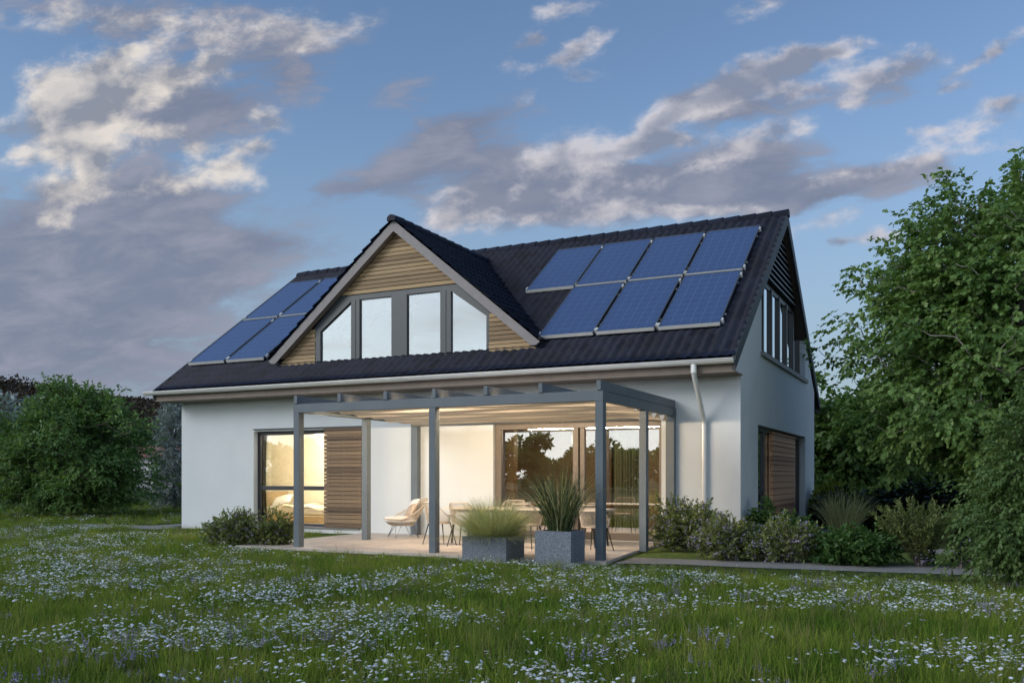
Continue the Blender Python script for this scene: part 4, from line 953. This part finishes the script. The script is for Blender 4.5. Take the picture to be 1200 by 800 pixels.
for i in range(330):      # the woods across the meadow, which the terrace door mirrors
    x = -85 + 105 * g.random(); y = -62 - 10 * g.random(); hgt = 5.9 + .7 * math.sin(x * .9) + .5 * math.sin(x * 2.3) - 2.6 * math.exp(-((x + 31.3) / 1.4) ** 2) - 1.1 * math.exp(-((x + 25) / 3) ** 2); r_ = .9 + .9 * g.random()
    cs.append((x, y, max(.8, (hgt - r_) * g.random() ** .5))); rs.append(r_)
tag(clump_mass('woods', cs, rs, 260, .5, 'leaf_left', 8), kind='stuff')
N_ = empty('neighbour_house', (-64, 42, 0), 'pale rendered house with red clay roof far behind the left corner', 'house')
MB().box(-69, -57, 40, 48, 0, 3.3).build('wall', 'nbwall', N_)
MB().prism([(39.4, 3.2), (48.6, 3.2), (44, 4.4)], 'x', -69.5, -56.5).build('roof', 'nbroof', N_)
m = MB(); m.box(-66, -64.8, 39.95, 40.02, 1.0, 2.3); m.build('window', 'darkframe', N_)

# ================================================================== MEADOW (scattered tufts and flowers: uncountable stuff)
def template(name, V, polys, mat, var=None):
    me = bpy.data.meshes.new(name); V = np.asarray(V, np.float32)
    me.from_pydata(V.tolist(), [], [tuple(int(i) for i in p) for p in polys]); me.materials.append(M[mat])
    if var is not None: a = me.attributes.new('var', 'FLOAT', 'POINT'); a.data.foreach_set('value', np.asarray(var, np.float32))
    return me
def tuft(seed, nb, h, r, wid, lean=.6):
    g = np.random.default_rng(seed); V, Fc, vr = [], [], []
    for i in range(nb):
        a = g.random() * 6.283; ro = r * math.sqrt(g.random()); hh = h * (.5 + .6 * g.random()); ln = lean * g.random(); a2 = a + g.normal(0, .6); b = g.random() * 3.14; w = wid * (.6 + .7 * g.random()); vv = g.random(); k = len(V)
        for j, t_ in enumerate((0, .4, .75, 1)):
            o_ = hh * math.sin(ln) * (t_ + .5 * t_ * t_); x = ro * math.cos(a) + o_ * math.cos(a2); y = ro * math.sin(a) + o_ * math.sin(a2); z = hh * (math.cos(ln) * t_ - .25 * ln * t_ ** 3); ww = w * (1, .85, .5, .05)[j] / 2
            V += [(x - math.cos(b) * ww, y - math.sin(b) * ww, z), (x + math.cos(b) * ww, y + math.sin(b) * ww, z)]; vr += [vv, vv]
        for j in range(3): Fc.append((k + 2 * j, k + 2 * j + 1, k + 2 * j + 3, k + 2 * j + 2))
    return V, Fc, vr
def make_src(colname, metas):
    c = bpy.data.collections.new(colname)
    for i, me in enumerate(metas):
        o = bpy.data.objects.new(me.name, me); c.objects.link(o)
    return c
class Mix:
    """several materials in one template mesh"""
    def __init__(s): s.V = []; s.F = []; s.m = []; s.var = []
    def add(s, V, F, mi, var=None):
        k = len(s.V); s.V += [tuple(v) for v in V]; s.F += [tuple(i + k for i in f) for f in F]; s.m += [mi] * len(F); s.var += list(var if var is not None else [.5] * len(V))
    def mesh(s, name, mats):
        me = bpy.data.meshes.new(name); me.from_pydata([tuple(map(float, v)) for v in s.V], [], s.F)
        for mt in mats: me.materials.append(M[mt])
        me.polygons.foreach_set('material_index', np.array(s.m, np.int32)); a = me.attributes.new('var', 'FLOAT', 'POINT'); a.data.foreach_set('value', np.array(s.var, np.float32)); return me
def flower_sprig(seed, nh, spread, h, head):
    g = np.random.default_rng(seed); x = Mix()
    for i in range(nh):
        a = g.random() * 6.283; ro = spread * math.sqrt(g.random()); hh = h * (.7 + .45 * g.random()); cx, cy = ro * math.cos(a), ro * math.sin(a)
        w = .0022; x.add([(cx * .4 - w, cy * .4, 0), (cx * .4 + w, cy * .4, 0), (cx + w, cy, hh), (cx - w, cy, hh)], [(0, 1, 2, 3)], 0)
        r_ = head * (.65 + .6 * g.random()); n = 9; tx, ty = g.normal(0, .3, 2); vs = [(cx, cy, hh + r_ * .22)]; rot = g.random() * 6
        for k in range(2 * n):
            t_ = math.pi * k / n + rot; q = r_ * (1 if k % 2 == 0 else .62) * (.85 + .3 * g.random()); dx, dy = q * math.cos(t_), q * math.sin(t_); vs.append((cx + dx, cy + dy, hh + tx * dx + ty * dy - r_ * .12 * (k % 2 == 0)))
        x.add(vs, [(0, 1 + k, 1 + (k + 1) % (2 * n)) for k in range(2 * n)], 1)
    V, Fc, vr = tuft(seed + 50, 5, h * .8, spread, .006); x.add(V, Fc, 0, vr)
    return x.mesh('flower_sprig', ['grass', 'petal'])
def spike_sprig(seed, ns, spread, h):
    g = np.random.default_rng(seed); x = Mix()
    for i in range(ns):
        a = g.random() * 6.283; ro = spread * math.sqrt(g.random()); hh = h * (.7 + .5 * g.random()); bx, by = ro * math.cos(a), ro * math.sin(a); lx, ly = g.normal(0, .15, 2) * hh; w = .002
        x.add([(bx - w, by, 0), (bx + w, by, 0), (bx + lx + w, by + ly, hh), (bx + lx - w, by + ly, hh)], [(0, 1, 2, 3)], 0)
        for k in range(12):
            t_ = .6 + .4 * k / 11; px, py, pz = bx + lx * t_, by + ly * t_, hh * t_; d = g.normal(0, 1, 3); d /= np.linalg.norm(d); e = np.cross(d, g.normal(0, 1, 3)); e /= np.linalg.norm(e); s_ = .011 * (1.3 - .7 * (t_ - .6) / .4)
            c_ = np.array([px, py, pz]); x.add([c_, c_ + d * s_ + e * s_ * .5, c_ + d * s_ * 1.6, c_ + d * s_ - e * s_ * .5], [(0, 1, 2, 3)], 1)
    V, Fc, vr = tuft(seed + 90, 6, h * .7, spread, .005); x.add(V, Fc, 0, vr)
    return x.mesh('spike_sprig', ['lavgrass', 'violet'])
def scatter(name, pts, rot, scl, pick, src):
    me = bpy.data.meshes.new(name); n = len(pts); me.vertices.add(n); me.vertices.foreach_set('co', np.asarray(pts, np.float32).ravel())
    for nm, ty, key, arr in (('rot', 'FLOAT_VECTOR', 'vector', rot), ('scl', 'FLOAT_VECTOR', 'vector', scl), ('pick', 'INT', 'value', pick)):
        a = me.attributes.new(nm, ty, 'POINT'); a.data.foreach_set(key, np.asarray(arr, np.int32 if ty == 'INT' else np.float32).ravel())
    o = link(name, me, None); gt = bpy.data.node_groups.new(name, 'GeometryNodeTree')
    gt.interface.new_socket('Geometry', in_out='INPUT', socket_type='NodeSocketGeometry'); gt.interface.new_socket('Geometry', in_out='OUTPUT', socket_type='NodeSocketGeometry')
    gi = gt.nodes.new('NodeGroupInput'); go = gt.nodes.new('NodeGroupOutput'); ip = gt.nodes.new('GeometryNodeInstanceOnPoints'); ci = gt.nodes.new('GeometryNodeCollectionInfo')
    ci.inputs['Collection'].default_value = src; ci.inputs['Separate Children'].default_value = True; ci.inputs['Reset Children'].default_value = True
    def na(nm, ty):
        q = gt.nodes.new('GeometryNodeInputNamedAttribute'); q.data_type = ty; q.inputs['Name'].default_value = nm; return q.outputs[0]
    L = gt.links.new
    L(gi.outputs[0], ip.inputs['Points']); L(ci.outputs[0], ip.inputs['Instance']); ip.inputs['Pick Instance'].default_value = True
    L(na('pick', 'INT'), ip.inputs['Instance Index']); L(na('rot', 'FLOAT_VECTOR'), ip.inputs['Rotation']); L(na('scl', 'FLOAT_VECTOR'), ip.inputs['Scale']); L(ip.outputs[0], go.inputs[0])
    md = o.modifiers.new('scatter', 'NODES'); md.node_group = gt
    return tag(o, kind='stuff')
def inside(poly, x, y):
    r_ = np.zeros(len(x), bool); n = len(poly)
    for i in range(n):
        (x0, y0), (x1, y1) = poly[i], poly[(i + 1) % n]; c = ((y0 > y) != (y1 > y)); xx = (x1 - x0) * (y - y0) / ((y1 - y0) if y1 != y0 else 1e-9) + x0; r_ ^= c & (x < xx)
    return r_
NO = [[(-15.6, -.03), (.03, -.03), (.03, 10.7), (-15.6, 10.7)], [(-9.3, .1), (-9.25, -4.57), (-1.2, -4.57), (-1.2, .1)], [(-1.25, -4.35), (-.2, -4.1), (1.0, -4.1), (2.9, -3.9), (4.6, -3.7), (8, -.4), (8, 20), (-1.6, 20), (-1.6, -.1)], [(-17.3, -.6), (-15.5, -.95), (-15.5, 9), (-17.3, 9)],
      [(-3.65, -5.08), (-2.77, -5.08), (-2.77, -4.3), (-3.65, -4.3)], [(-2.28, -5.08), (-1.6, -5.08), (-1.6, -4.4), (-2.28, -4.4)], [(-10.0, 0), (-9.2, 0), (-9.2, -2.3), (-10, -2.3)]]
def field(bands, seed, patch=None):
    g = np.random.default_rng(seed); X, Y, DD = [], [], []
    for d0, d1, dens in bands:
        area = .5 * (d0 + d1) * 1.26 * (d1 - d0) + 10 * (d1 - d0); n = int(area * dens)
        d_ = np.sqrt(d0 ** 2 + (d1 ** 2 - d0 ** 2) * g.random(n)); q = (g.random(n) * 2 - 1) * (d_ * .63 + 5)
        X.append(CAM[0] + RIGHT[0] * q + FWD[0] * d_); Y.append(CAM[1] + RIGHT[1] * q + FWD[1] * d_); DD.append(d_)
    x, y, d_ = map(np.concatenate, (X, Y, DD)); ok = np.ones(len(x), bool)
    for p in NO: ok &= ~inside(p, x, y)
    if patch:
        s, lo, off = patch
        v = np.array([mnoise.fractal(Vector((a * s + off, b * s, off)), .8, 2.1, 3) for a, b in zip(x, y)]); ok &= (v + g.normal(0, .2, len(x))) > lo
    return x[ok], y[ok], d_[ok]
def go(name, src, nsrc, bands, seed, smin, smax, patch=None, hfar=1.0):
    g = np.random.default_rng(seed + 1); x, y, d_ = field(bands, seed, patch); n = len(x)
    s = smin + (smax - smin) * g.random(n)
    s = s * np.where(x > -1.2, np.clip((-4.0 - y) / 2.4, .3, 1), np.where(x > -9.3, np.clip((-4.3 - y) / 1.6, .45, 1), 1)); rot = np.stack([g.normal(0, .08, n), g.normal(0, .08, n), g.random(n) * 6.283], -1)
    return scatter(name, np.stack([x, y, np.zeros(n)], -1), rot, np.stack([s, s, s * (.8 + .4 * g.random(n))], -1), g.integers(0, nsrc, n), src)
tufts = [(26, .13, .12, .0062, .6), (26, .17, .12, .006, .6), (22, .22, .13, .0055, .5), (26, .15, .12, .0065, .7), (30, .11, .13, .007, .9), (12, .09, .09, .022, 1.2), (14, .075, .10, .018, 1.3), (9, .30, .08, .0035, .35)]
metas = []
for i, (nb_, h_, r_, w_, l_) in enumerate(tufts):
    V, Fc, vr = tuft(100 + i, nb_, h_, r_, w_, l_); metas.append(template('tuft', V, Fc, 'straw' if i == 7 else 'grass', vr))
src_g = make_src('tufts', metas)
src_f = make_src('sprigs', [flower_sprig(200 + i, 6, .13, .15, .021) for i in range(6)])
src_s = make_src('spikes', [spike_sprig(300 + i, 9, .12, .20) for i in range(4)])
go('meadow_grass', src_g, 8, [(4.5, 9, 130), (9, 14, 95), (14, 22, 55), (22, 50, 16)], 1001, .55, 1.2)
go('white_flowers', src_f, 6, [(4.5, 9, 72), (9, 12, 62), (12, 15, 42), (15, 24, 30), (24, 40, 6)], 1002, .5, 1.0, patch=(.55, .02, 3.7))
go('violet_flowers', src_s, 4, [(4.5, 9, 4.5), (9, 14, 2.5), (14, 22, 1)], 1003, .55, .95, patch=(.5, .16, 9.1))

# ================================================================== LIGHT
def lamp(name, kind, loc, energy, col, size=.2, **kw):
    l = bpy.data.lights.new(name, kind); l.energy = energy; l.color = col
    for k, v in kw.items(): setattr(l, k, v)
    o = bpy.data.objects.new(name, l); COL.objects.link(o); o.location = loc; return o
lamp('bedroom_lamp', 'POINT', (-11.6, 1.2, 2.45), 175, (1, .92, .78), shadow_soft_size=.18)
lamp('living_room_lamp', 'POINT', (-4.6, 2.6, 2.4), 90, (1, .72, .42), shadow_soft_size=.2)

SUN_EL, SUN_AZ = rad(26), math.atan2(-.62, -.78)
sd = Vector((math.sin(SUN_AZ) * math.cos(SUN_EL), math.cos(SUN_AZ) * math.cos(SUN_EL), math.sin(SUN_EL)))
s = lamp('sun', 'SUN', (0, 0, 30), .98, (1, .97, .92), angle=rad(26)); s.rotation_euler = sd.to_track_quat('Z', 'Y').to_euler()

# ------------------------------------------------------------------ sky: Nishita air with procedural cloud layers
wd = bpy.data.worlds.new('World'); sc.world = wd; wd.use_nodes = True; nt = wd.node_tree; nt.nodes.clear()
class E:
    """tiny expression builder over shader math nodes"""
    def __init__(s, o): s.o = o
    @staticmethod
    def op(o, *a, clamp=False):
        n = nt.nodes.new('ShaderNodeMath'); n.operation = o; n.use_clamp = clamp
        for i, x in enumerate(a):
            if isinstance(x, E): nt.links.new(x.o, n.inputs[i])
            else: n.inputs[i].default_value = float(x)
        return E(n.outputs[0])
    def __add__(s, b): return E.op('ADD', s, b)
    __radd__ = __add__
    def __sub__(s, b): return E.op('SUBTRACT', s, b)
    def __rsub__(s, b): return E.op('SUBTRACT', b, s)
    def __mul__(s, b): return E.op('MULTIPLY', s, b)
    __rmul__ = __mul__
    def __truediv__(s, b): return E.op('DIVIDE', s, b)
def smooth(x, a, b):
    n = nt.nodes.new('ShaderNodeMapRange'); n.interpolation_type = 'SMOOTHSTEP'; nt.links.new(x.o, n.inputs[0]); n.inputs[1].default_value = a; n.inputs[2].default_value = b; return E(n.outputs[0])
def fbm(u, v, sx, sy, off, detail=9, rough=.55, dist=0):
    c = nt.nodes.new('ShaderNodeCombineXYZ'); nt.links.new((u * sx).o, c.inputs[0]); nt.links.new((v * sy).o, c.inputs[1]); c.inputs[2].default_value = off
    n = nt.nodes.new('ShaderNodeTexNoise'); n.inputs['Scale'].default_value = 1; n.inputs['Detail'].default_value = detail; n.inputs['Roughness'].default_value = rough; n.inputs['Distortion'].default_value = dist
    nt.links.new(c.outputs[0], n.inputs['Vector']); return E(n.outputs['Fac'])
def mixc(f, a, b):
    n = nt.nodes.new('ShaderNodeMix'); n.data_type = 'RGBA'; nt.links.new(f.o, n.inputs[0])
    for k, x in ((6, a), (7, b)):
        if isinstance(x, tuple): n.inputs[k].default_value = (*x, 1)
        else: nt.links.new(x, n.inputs[k])
    return n.outputs[2]
tc = nt.nodes.new('ShaderNodeTexCoord'); sp = nt.nodes.new('ShaderNodeSeparateXYZ'); nt.links.new(tc.outputs['Generated'], sp.inputs[0])
dx, dy, dz = (E(sp.outputs[i]) for i in range(3))
fw = dx * float(FWD[0]) + dy * float(FWD[1]); rt = dx * float(RIGHT[0]) + dy * float(RIGHT[1])
fc = E.op('MAXIMUM', fw, .12); u0 = rt / fc; v0 = dz / fc            # fixed map of the northern half of the sky
front = smooth(fw, .1, .3)
PUFF = [(105, 100, 40, 30, 10, 1), (75, 138, 44, 42, 0, 1), (58, 110, 24, 24, 0, .9), (112, 152, 50, 32, 0, .9), (152, 100, 48, 28, 15, .8), (100, 182, 40, 16, 0, .8), (200, 95, 46, 14, 5, .75), (250, 76, 24, 12, 0, .9), (150, 60, 16, 9, 0, .9), (125, 78, 14, 9, 0, .7), (188, 155, 34, 12, 0, .6), (222, 210, 48, 15, 10, 1), (266, 196, 24, 12, 0, .9), (296, 212, 20, 11, 0, .8), (320, 140, 22, 13, -15, 1), (290, 172, 22, 11, 0, 1), (236, 176, 16, 9, 0, .7), (70, 260, 20, 14, 0, 1), (105, 200, 18, 11, 0, .9), (60, 220, 42, 16, 0, .7), (95, 228, 34, 11, 0, .7), (20, 186, 28, 12, 0, .6), (25, 152, 22, 12, 0, .6), (310, 26, 80, 22, 5, .42), (245, 46, 80, 20, 0, .4), (60, 16, 80, 18, 0, .6), (410, 28, 46, 18, 10, .35), (360, 50, 30, 10, 5, .5), (200, 20, 50, 14, 0, .45),
        (656, 10, 36, 12, 8, 1), (620, 50, 22, 10, 15, .8), (690, 46, 26, 13, 38, .95), (668, 62, 22, 10, 30, .9), (632, 80, 44, 11, 3, .95), (626, 40, 14, 7, 0, .7), (690, 92, 20, 7, 0, .5), (610, 118, 30, 9, 0, .5), (895, 10, 32, 12, 18, .95),
        (1062, 74, 40, 15, 10, 1), (1022, 96, 28, 13, 0, .9), (1002, 118, 24, 9, 0, 1), (988, 60, 28, 9, 10, .9), (955, 60, 24, 6, 0, .8), (930, 76, 48, 15, 16, .85), (880, 92, 54, 15, 18, .95), (846, 110, 44, 16, 18, .95), (920, 108, 60, 13, 10, .7), (802, 132, 46, 14, 25, .95), (762, 156, 34, 14, 40, 1), (672, 165, 28, 16, 10, .95), (694, 188, 36, 12, 5, .9), (640, 186, 28, 15, 0, .8), (724, 175, 40, 11, 8, .8), (790, 166, 50, 8, 8, .85), (882, 164, 50, 13, 12, .85), (852, 184, 36, 10, 10, .95), (906, 152, 26, 9, 0, .9), (930, 140, 20, 7, 0, .7),
        (622, 226, 60, 20, 8, .9), (700, 216, 70, 12, 5, .7), (552, 248, 48, 22, 8, 1), (530, 262, 24, 12, 0, .8), (742, 246, 60, 9, 2, .8), (794, 248, 40, 8, 2, .8), (680, 256, 50, 9, 0, .7), (852, 245, 40, 7, 0, .7), (1000, 200, 52, 9, 10, .8), (1100, 186, 74, 10, 12, .85), (1132, 155, 62, 9, 14, .85), (1182, 122, 42, 10, 14, .95), (1085, 152, 40, 7, 10, .7), (1140, 76, 42, 7, 30, .85), (1172, 50, 32, 7, 30, .8), (1130, 100, 34, 6, 10, .6), (1026, 275, 20, 10, 5, 1), (986, 281, 14, 5, 0, .8), (962, 258, 60, 9, 12, .8)]
BANK = [(200, 132, 76, 42, 5, .9), (244, 130, 76, 24, 5, .8), (130, 232, 90, 32, 0, .95), (192, 240, 66, 26, 5, .95), (150, 292, 175, 38, 0, 1), (60, 305, 120, 52, 0, 1), (290, 290, 66, 14, 2, .8), (100, 352, 150, 34, 0, .95), (60, 405, 170, 38, 0, .9), (225, 332, 66, 22, 0, .7), (160, 22, 130, 28, -4, .9), (320, 62, 84, 30, 8, .75), (350, 96, 28, 22, 0, .6), (482, 202, 74, 22, 12, .75), (522, 166, 58, 30, 14, .75), (562, 140, 54, 20, 14, .65), (402, 226, 64, 13, 4, .6), (592, 192, 44, 22, 10, .65), (100, 460, 240, 50, 0, .55),
        (642, 212, 92, 24, 6, .9), (722, 206, 84, 18, 6, .9), (592, 242, 64, 22, 5, .85), (870, 202, 84, 24, 6, .95), (882, 180, 54, 14, 8, .8), (932, 232, 104, 16, 8, .9), (830, 216, 74, 18, 5, .85), (982, 216, 84, 14, 10, .8), (762, 236, 84, 13, 3, .85), (842, 132, 60, 15, 18, .65), (1032, 104, 42, 15, 10, .6), (902, 126, 62, 14, 12, .7), (700, 252, 84, 16, 2, .8), (1060, 200, 60, 10, 12, .6), (470, 110, 50, 24, 10, .3)]
left = smooth(u0 * -1.0, -.05, .40)                 # warm light reaches the clouds nearer the sun side
def warp(u, v):
    c = nt.nodes.new('ShaderNodeCombineXYZ'); nt.links.new((u * 14.0).o, c.inputs[0]); nt.links.new((v * 20.0).o, c.inputs[1]); c.inputs[2].default_value = 5.1
    n = nt.nodes.new('ShaderNodeTexNoise'); n.inputs['Scale'].default_value = 1; n.inputs['Detail'].default_value = 4; n.inputs['Roughness'].default_value = .55; nt.links.new(c.outputs[0], n.inputs['Vector'])
    q = nt.nodes.new('ShaderNodeSeparateXYZ'); nt.links.new(n.outputs['Color'], q.inputs[0])
    return u + (E(q.outputs[0]) - .5) * .045, v + (E(q.outputs[1]) - .5) * .03
wu, wv = warp(u0, v0)
def total(blobs, grow_):
    acc = None          # sum of soft elliptical cloud cells, each placed by bearing and height over the horizon
    for (px, py, rx, ry, ang_, amp) in blobs:
        cw = nt.nodes.new('ShaderNodeCombineXYZ'); nt.links.new(wu.o, cw.inputs[0]); nt.links.new(wv.o, cw.inputs[1])
        if acc is not None: nt.links.new(acc.o, cw.inputs[2])      # only orders the evaluation (its scale below makes it vanish)
        m_ = nt.nodes.new('ShaderNodeMapping'); m_.vector_type = 'TEXTURE'; nt.links.new(cw.outputs[0], m_.inputs['Vector'])
        m_.inputs['Location'].default_value = ((px - 600) / 1046.5, (558 - py) / 1046.5, 0); m_.inputs['Rotation'].default_value = (0, 0, rad(ang_)); m_.inputs['Scale'].default_value = (rx * grow_ / 1046.5, ry * grow_ / 1046.5, 1e7)
        d_ = nt.nodes.new('ShaderNodeVectorMath'); d_.operation = 'DOT_PRODUCT'; nt.links.new(m_.outputs[0], d_.inputs[0]); nt.links.new(m_.outputs[0], d_.inputs[1])
        e = E.op('POWER', .36788, E(d_.outputs['Value'])); acc = E.op('MULTIPLY_ADD', e, amp, acc if acc is not None else 0.0)
    return acc
def nz(a, b, det): return fbm(u0 + a, (v0 - u0 * .12) * 1.5 + b, 24, 24, 2.3, det, .62, .15)
covP = total(PUFF, 1.15); ns_a = nz(0, 0, 8); ns_b = nz(-.009, .014, 4); lw_a = fbm(u0, v0 * 1.4, 11, 11, 31.0, 3, .5, .2); lw_b = fbm(u0 - .02, v0 * 1.4 + .032, 11, 11, 31.0, 3, .5, .2); stk = fbm(u0 * .95 + v0 * .3, v0 * 3.4 - u0 * .85, 7, 7, 21.0, 6, .6, .3)
d1 = covP * .85 + ((ns_a - .5) * 2.0 + (stk - .5) * (1.5 - left * 1.2)) * smooth(covP, .02, .4)
puff = smooth(d1, .12, 1.15) * front
lit = E.op('MULTIPLY_ADD', (ns_a - ns_b) * .5 + (lw_a - lw_b), 3.6, .52 + left * .06, clamp=True)
core = smooth(d1, .7, 1.9)
covB = total(BANK, 1.08); nb_ = fbm(u0, v0 * 2.6 - u0 * .3, 12, 12, 11.3, 7, .6, .3)
bank = smooth(covB * .80 + (nb_ - .5) * 2.2 * smooth(covB, .02, .3), .05, .75) * front * .93
# thin generic cloud cover elsewhere in the sky
den = E.op('MAXIMUM', dz + .12, .06); gu, gv = dx / den, dy / den
gen = smooth(fbm(gu, gv, 1.1, 1.1, 4.0, 8, .55, .3), .50, .72) * (1 - front) * smooth(dz, .0, .10)
sky = nt.nodes.new('ShaderNodeTexSky'); sky.sky_type = 'NISHITA'; sky.sun_disc = False; sky.sun_elevation = SUN_EL; sky.sun_rotation = SUN_AZ % (2 * math.pi); sky.air_density = 1.0; sky.dust_density = .6; sky.ozone_density = 2.5; sky.altitude = 200
bankc = mixc(smooth(nb_, .35, .7), (1.3, 1.5, 2.1), (2.0, 2.1, 2.65))
puffhi = mixc(left, (4.6, 4.4, 4.6), (5.7, 5.2, 4.7)); pufflo = mixc(left, (1.6, 1.8, 2.4), (1.8, 1.95, 2.35))
shade = E.op('MULTIPLY', lit, 1 - core * (.8 - left * .45), clamp=True)
puffc = mixc(shade, pufflo, puffhi)
bk = smooth(fw * -1.0, -.1, .6)
haze = smooth(dz, .42, -.02) * (.92 + bk * .0)
base = mixc(haze, sky.outputs[0], mixc(bk, (2.0, 2.5, 3.0), (11.5, 12.2, 13.0)))
c = mixc(bank, base, bankc); c = mixc(puff * .92, c, puffc); c = mixc(gen * .8, c, (7.5, 7.2, 7.0))
bg = nt.nodes.new('ShaderNodeBackground'); nt.links.new(c, bg.inputs[0]); bg.inputs[1].default_value = .10
wo = nt.nodes.new('ShaderNodeOutputWorld'); nt.links.new(bg.outputs[0], wo.inputs[0])

# ================================================================== CAMERA
cam = bpy.data.cameras.new('camera'); co = bpy.data.objects.new('camera', cam); COL.objects.link(co); sc.camera = co
co.location = CAM.tolist(); co.rotation_euler = (rad(90), 0, TH); cam.sensor_width = 36; cam.lens = 1046.5 / 1200 * 36
cam.shift_y = (558 - 400) / 1200; cam.clip_start = .05; cam.clip_end = 3000
sc.view_settings.view_transform = 'Standard'; sc.view_settings.look = 'None'; sc.view_settings.gamma = 1; sc.view_settings.use_curve_mapping = False
sc.view_settings.exposure = 0.6
sc.render.engine = 'CYCLES'; sc.cycles.use_denoising = True; sc.cycles.max_bounces = 7; sc.cycles.transparent_max_bounces = 12; sc.cycles.sample_clamp_indirect = 6
